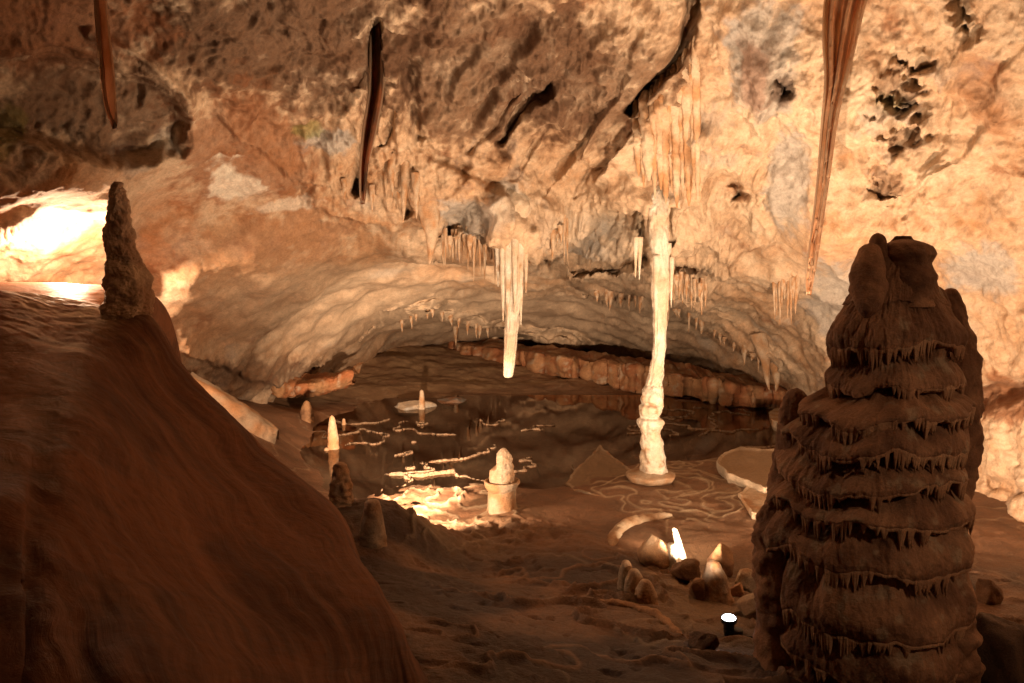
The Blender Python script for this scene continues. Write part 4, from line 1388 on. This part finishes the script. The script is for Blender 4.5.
o = stalactite(762, 352, 40, 13, 'orange hanging tooth left of the blunt one by the far ledge', None)
o.rotation_euler = (0, -.25, 0)

# ------------------------------------------------------------------ floor lamp
dl = 4.0
k = dl / F
lb = P(728, 656, dl)
lb[2] = on_floor(lb[0], lb[1])
lamp = thing('floor_lamp', 'small black floor spotlight with a glowing lens aimed up at the cave', 'lamp', tuple(lb))
MB = mat_plain('lamp_black_metal', (0.02, 0.02, 0.02), .45, .6)
ML = mat_plain('lamp_lens', (0.9, 0.95, 1.0), .2, 0, (0.86, 0.93, 1.0), 14)


def tube(prof, c, tilt=(0, 0), n=32):
    pr = np.array(prof, float)
    th_ = np.linspace(0, 2 * math.pi, n, endpoint=False)[:, None]
    V_ = np.stack([np.cos(th_) * pr[:, 0], np.sin(th_) * pr[:, 0], pr[:, 1] + 0 * th_], -1)
    x, y, z = V_[..., 0], V_[..., 1], V_[..., 2]
    ty, tx = tilt
    y, z = y * math.cos(tx) - z * math.sin(tx), y * math.sin(tx) + z * math.cos(tx)
    x, z = x * math.cos(ty) + z * math.sin(ty), -x * math.sin(ty) + z * math.cos(ty)
    return np.stack([x, y, z], -1) + np.asarray(c)


hc = lb + np.array([0, 0, .072])
tl = (-.06, .16)


def lm(name, prof, c, tilt, mat, parent):
    vs_, f_ = closed_lathe(tube(prof, c, tilt))
    return new_mesh(name, vs_, f_, mat, parent=parent, smooth=False)


hs = lm('housing', [(.016, -.055), (.025, -.05), (.027, 0), (.027, .006), (.039, .010), (.040, .030), (.035, .031), (.034, .024)], hc, tl, MB, lamp)
lm('lens', [(.033, .024), (.033, .029), (.025, .032), (.01, .034)], hc, tl, ML, lamp)
lm('bracket', [(.02, -.09), (.022, -.03), (.014, -.02)], hc + np.array([.0, .0, 0]), (0, 0), MB, lamp)
lm('transformer_box', [(.028, -.09), (.032, -.085), (.032, -.03), (.028, -.026)], hc + np.array([.036, -.01, 0]), (0, 0), MB, lamp)
lm('mounting_plate', [(.06, -.098), (.06, -.088), (.05, -.085)], hc + np.array([.01, 0, 0]), (0, 0), MB, lamp)


ca_ = catmull(np.array([[lb[0] + .03, lb[1] + .02], [lb[0] + .12, lb[1] - .04], [lb[0] + .2, lb[1] + .05], [lb[0] + .3, lb[1] + .02], [lb[0] + .42, lb[1] + .12]]), 50)
cz_ = np.array([on_floor(x, y) + .006 for x, y in ca_])
cz_ = np.convolve(np.pad(cz_, 3, mode='edge'), np.ones(7) / 7, 'valid') + .003
cc_ = np.concatenate([ca_, cz_[:, None]], 1)
aa_ = np.linspace(0, 2 * math.pi, 10, endpoint=False)[:, None]
tg_ = np.gradient(cc_, axis=0)
sd_ = np.stack([tg_[:, 1], -tg_[:, 0], 0 * tg_[:, 0]], -1)
sd_ /= np.linalg.norm(sd_, axis=1)[:, None]
vs_, f_ = closed_lathe(cc_[None] + .005 * (np.cos(aa_)[..., None] * sd_[None] + np.sin(aa_)[..., None] * np.array([0, 0, 1.0])))
new_mesh('cable', vs_, f_, MB, parent=lamp)

# ------------------------------------------------------------------ lights (the show-cave's tungsten lamps, plus two added fill spots)
WARM = (1.0, 0.68, 0.43)


def lamp_light(name, loc, power, color=WARM, radius=.06, spot=None, target=None, blend=.6):
    d = bpy.data.lights.new(name, 'SPOT' if spot else 'POINT')
    d.energy = power
    d.color = color
    d.shadow_soft_size = radius
    o = bpy.data.objects.new(name, d)
    COL.objects.link(o)
    o.location = loc
    if spot:
        d.spot_size = math.radians(spot)
        d.spot_blend = blend
        o.rotation_euler = (Vector(target) - Vector(loc)).to_track_quat('-Z', 'Y').to_euler()
    return o


lamp_light('alcove_lamp', P(70, 264.5, 6.95), 240, WARM, .05)
lamp_light('giant_fill_spot', (3.0, 1.1, 2.6), 72, WARM, .04, 50, (1.45, 3.3, 1.0), 1.0)  # added fill spot, aimed only at the giant stalagmite
lamp_light('blade_fill_spot', (-.3, -0.5, 3.0), 14, WARM, .1, 52, (-2.3, 4.85, 3.35), 1.0)  # unseen spot added to brighten the hanging blade at upper left
lb_ = P(405, 540, 5.75)
lb_[2] = on_floor(lb_[0], lb_[1]) + .14
lamp_light('shore_spotlight', lb_, 2100, WARM, .05, 60, P(445, 366, 14), 1.0)
lamp_light('shore_lamp', lb_ + np.array([.06, 0, 0]), 120, WARM, .05, 165, P(470, 290, 11), .3)
lc_ = P(693, 562, 5.12)
lc_[2] = on_floor(lc_[0], lc_[1]) + .13
lamp_light('boulder_lamp', lc_, 105, (1.0, .74, .48), .04, 150, P(650, 150, 8), .5)
lamp_light('lens_light', hc + np.array([-.01, -.01, .06]), 650, (1.0, .71, .46), .03, 103, P(605, 80, 7.5), .9)
le_ = P(905, 585, 4.9)
lamp_light('wall_lamp', le_, 600, WARM, .06, 155, P(880, 130, 6.6), .4)
print('lights', lb_, lc_, le_)

# ------------------------------------------------------------------ render settings
SC.render.engine = 'CYCLES'
SC.cycles.use_denoising = True
try:
    SC.cycles.denoiser = 'OPENIMAGEDENOISE'
except Exception:
    pass
SC.cycles.max_bounces = 7
SC.cycles.diffuse_bounces = 2
SC.cycles.glossy_bounces = 3
SC.cycles.transparent_max_bounces = 6
SC.cycles.sample_clamp_indirect = 6
SC.cycles.caustics_reflective = False
SC.view_settings.view_transform = 'Standard'
SC.view_settings.look = 'None'
SC.view_settings.exposure = 0
SC.view_settings.gamma = 1
SC.view_settings.use_curve_mapping = False
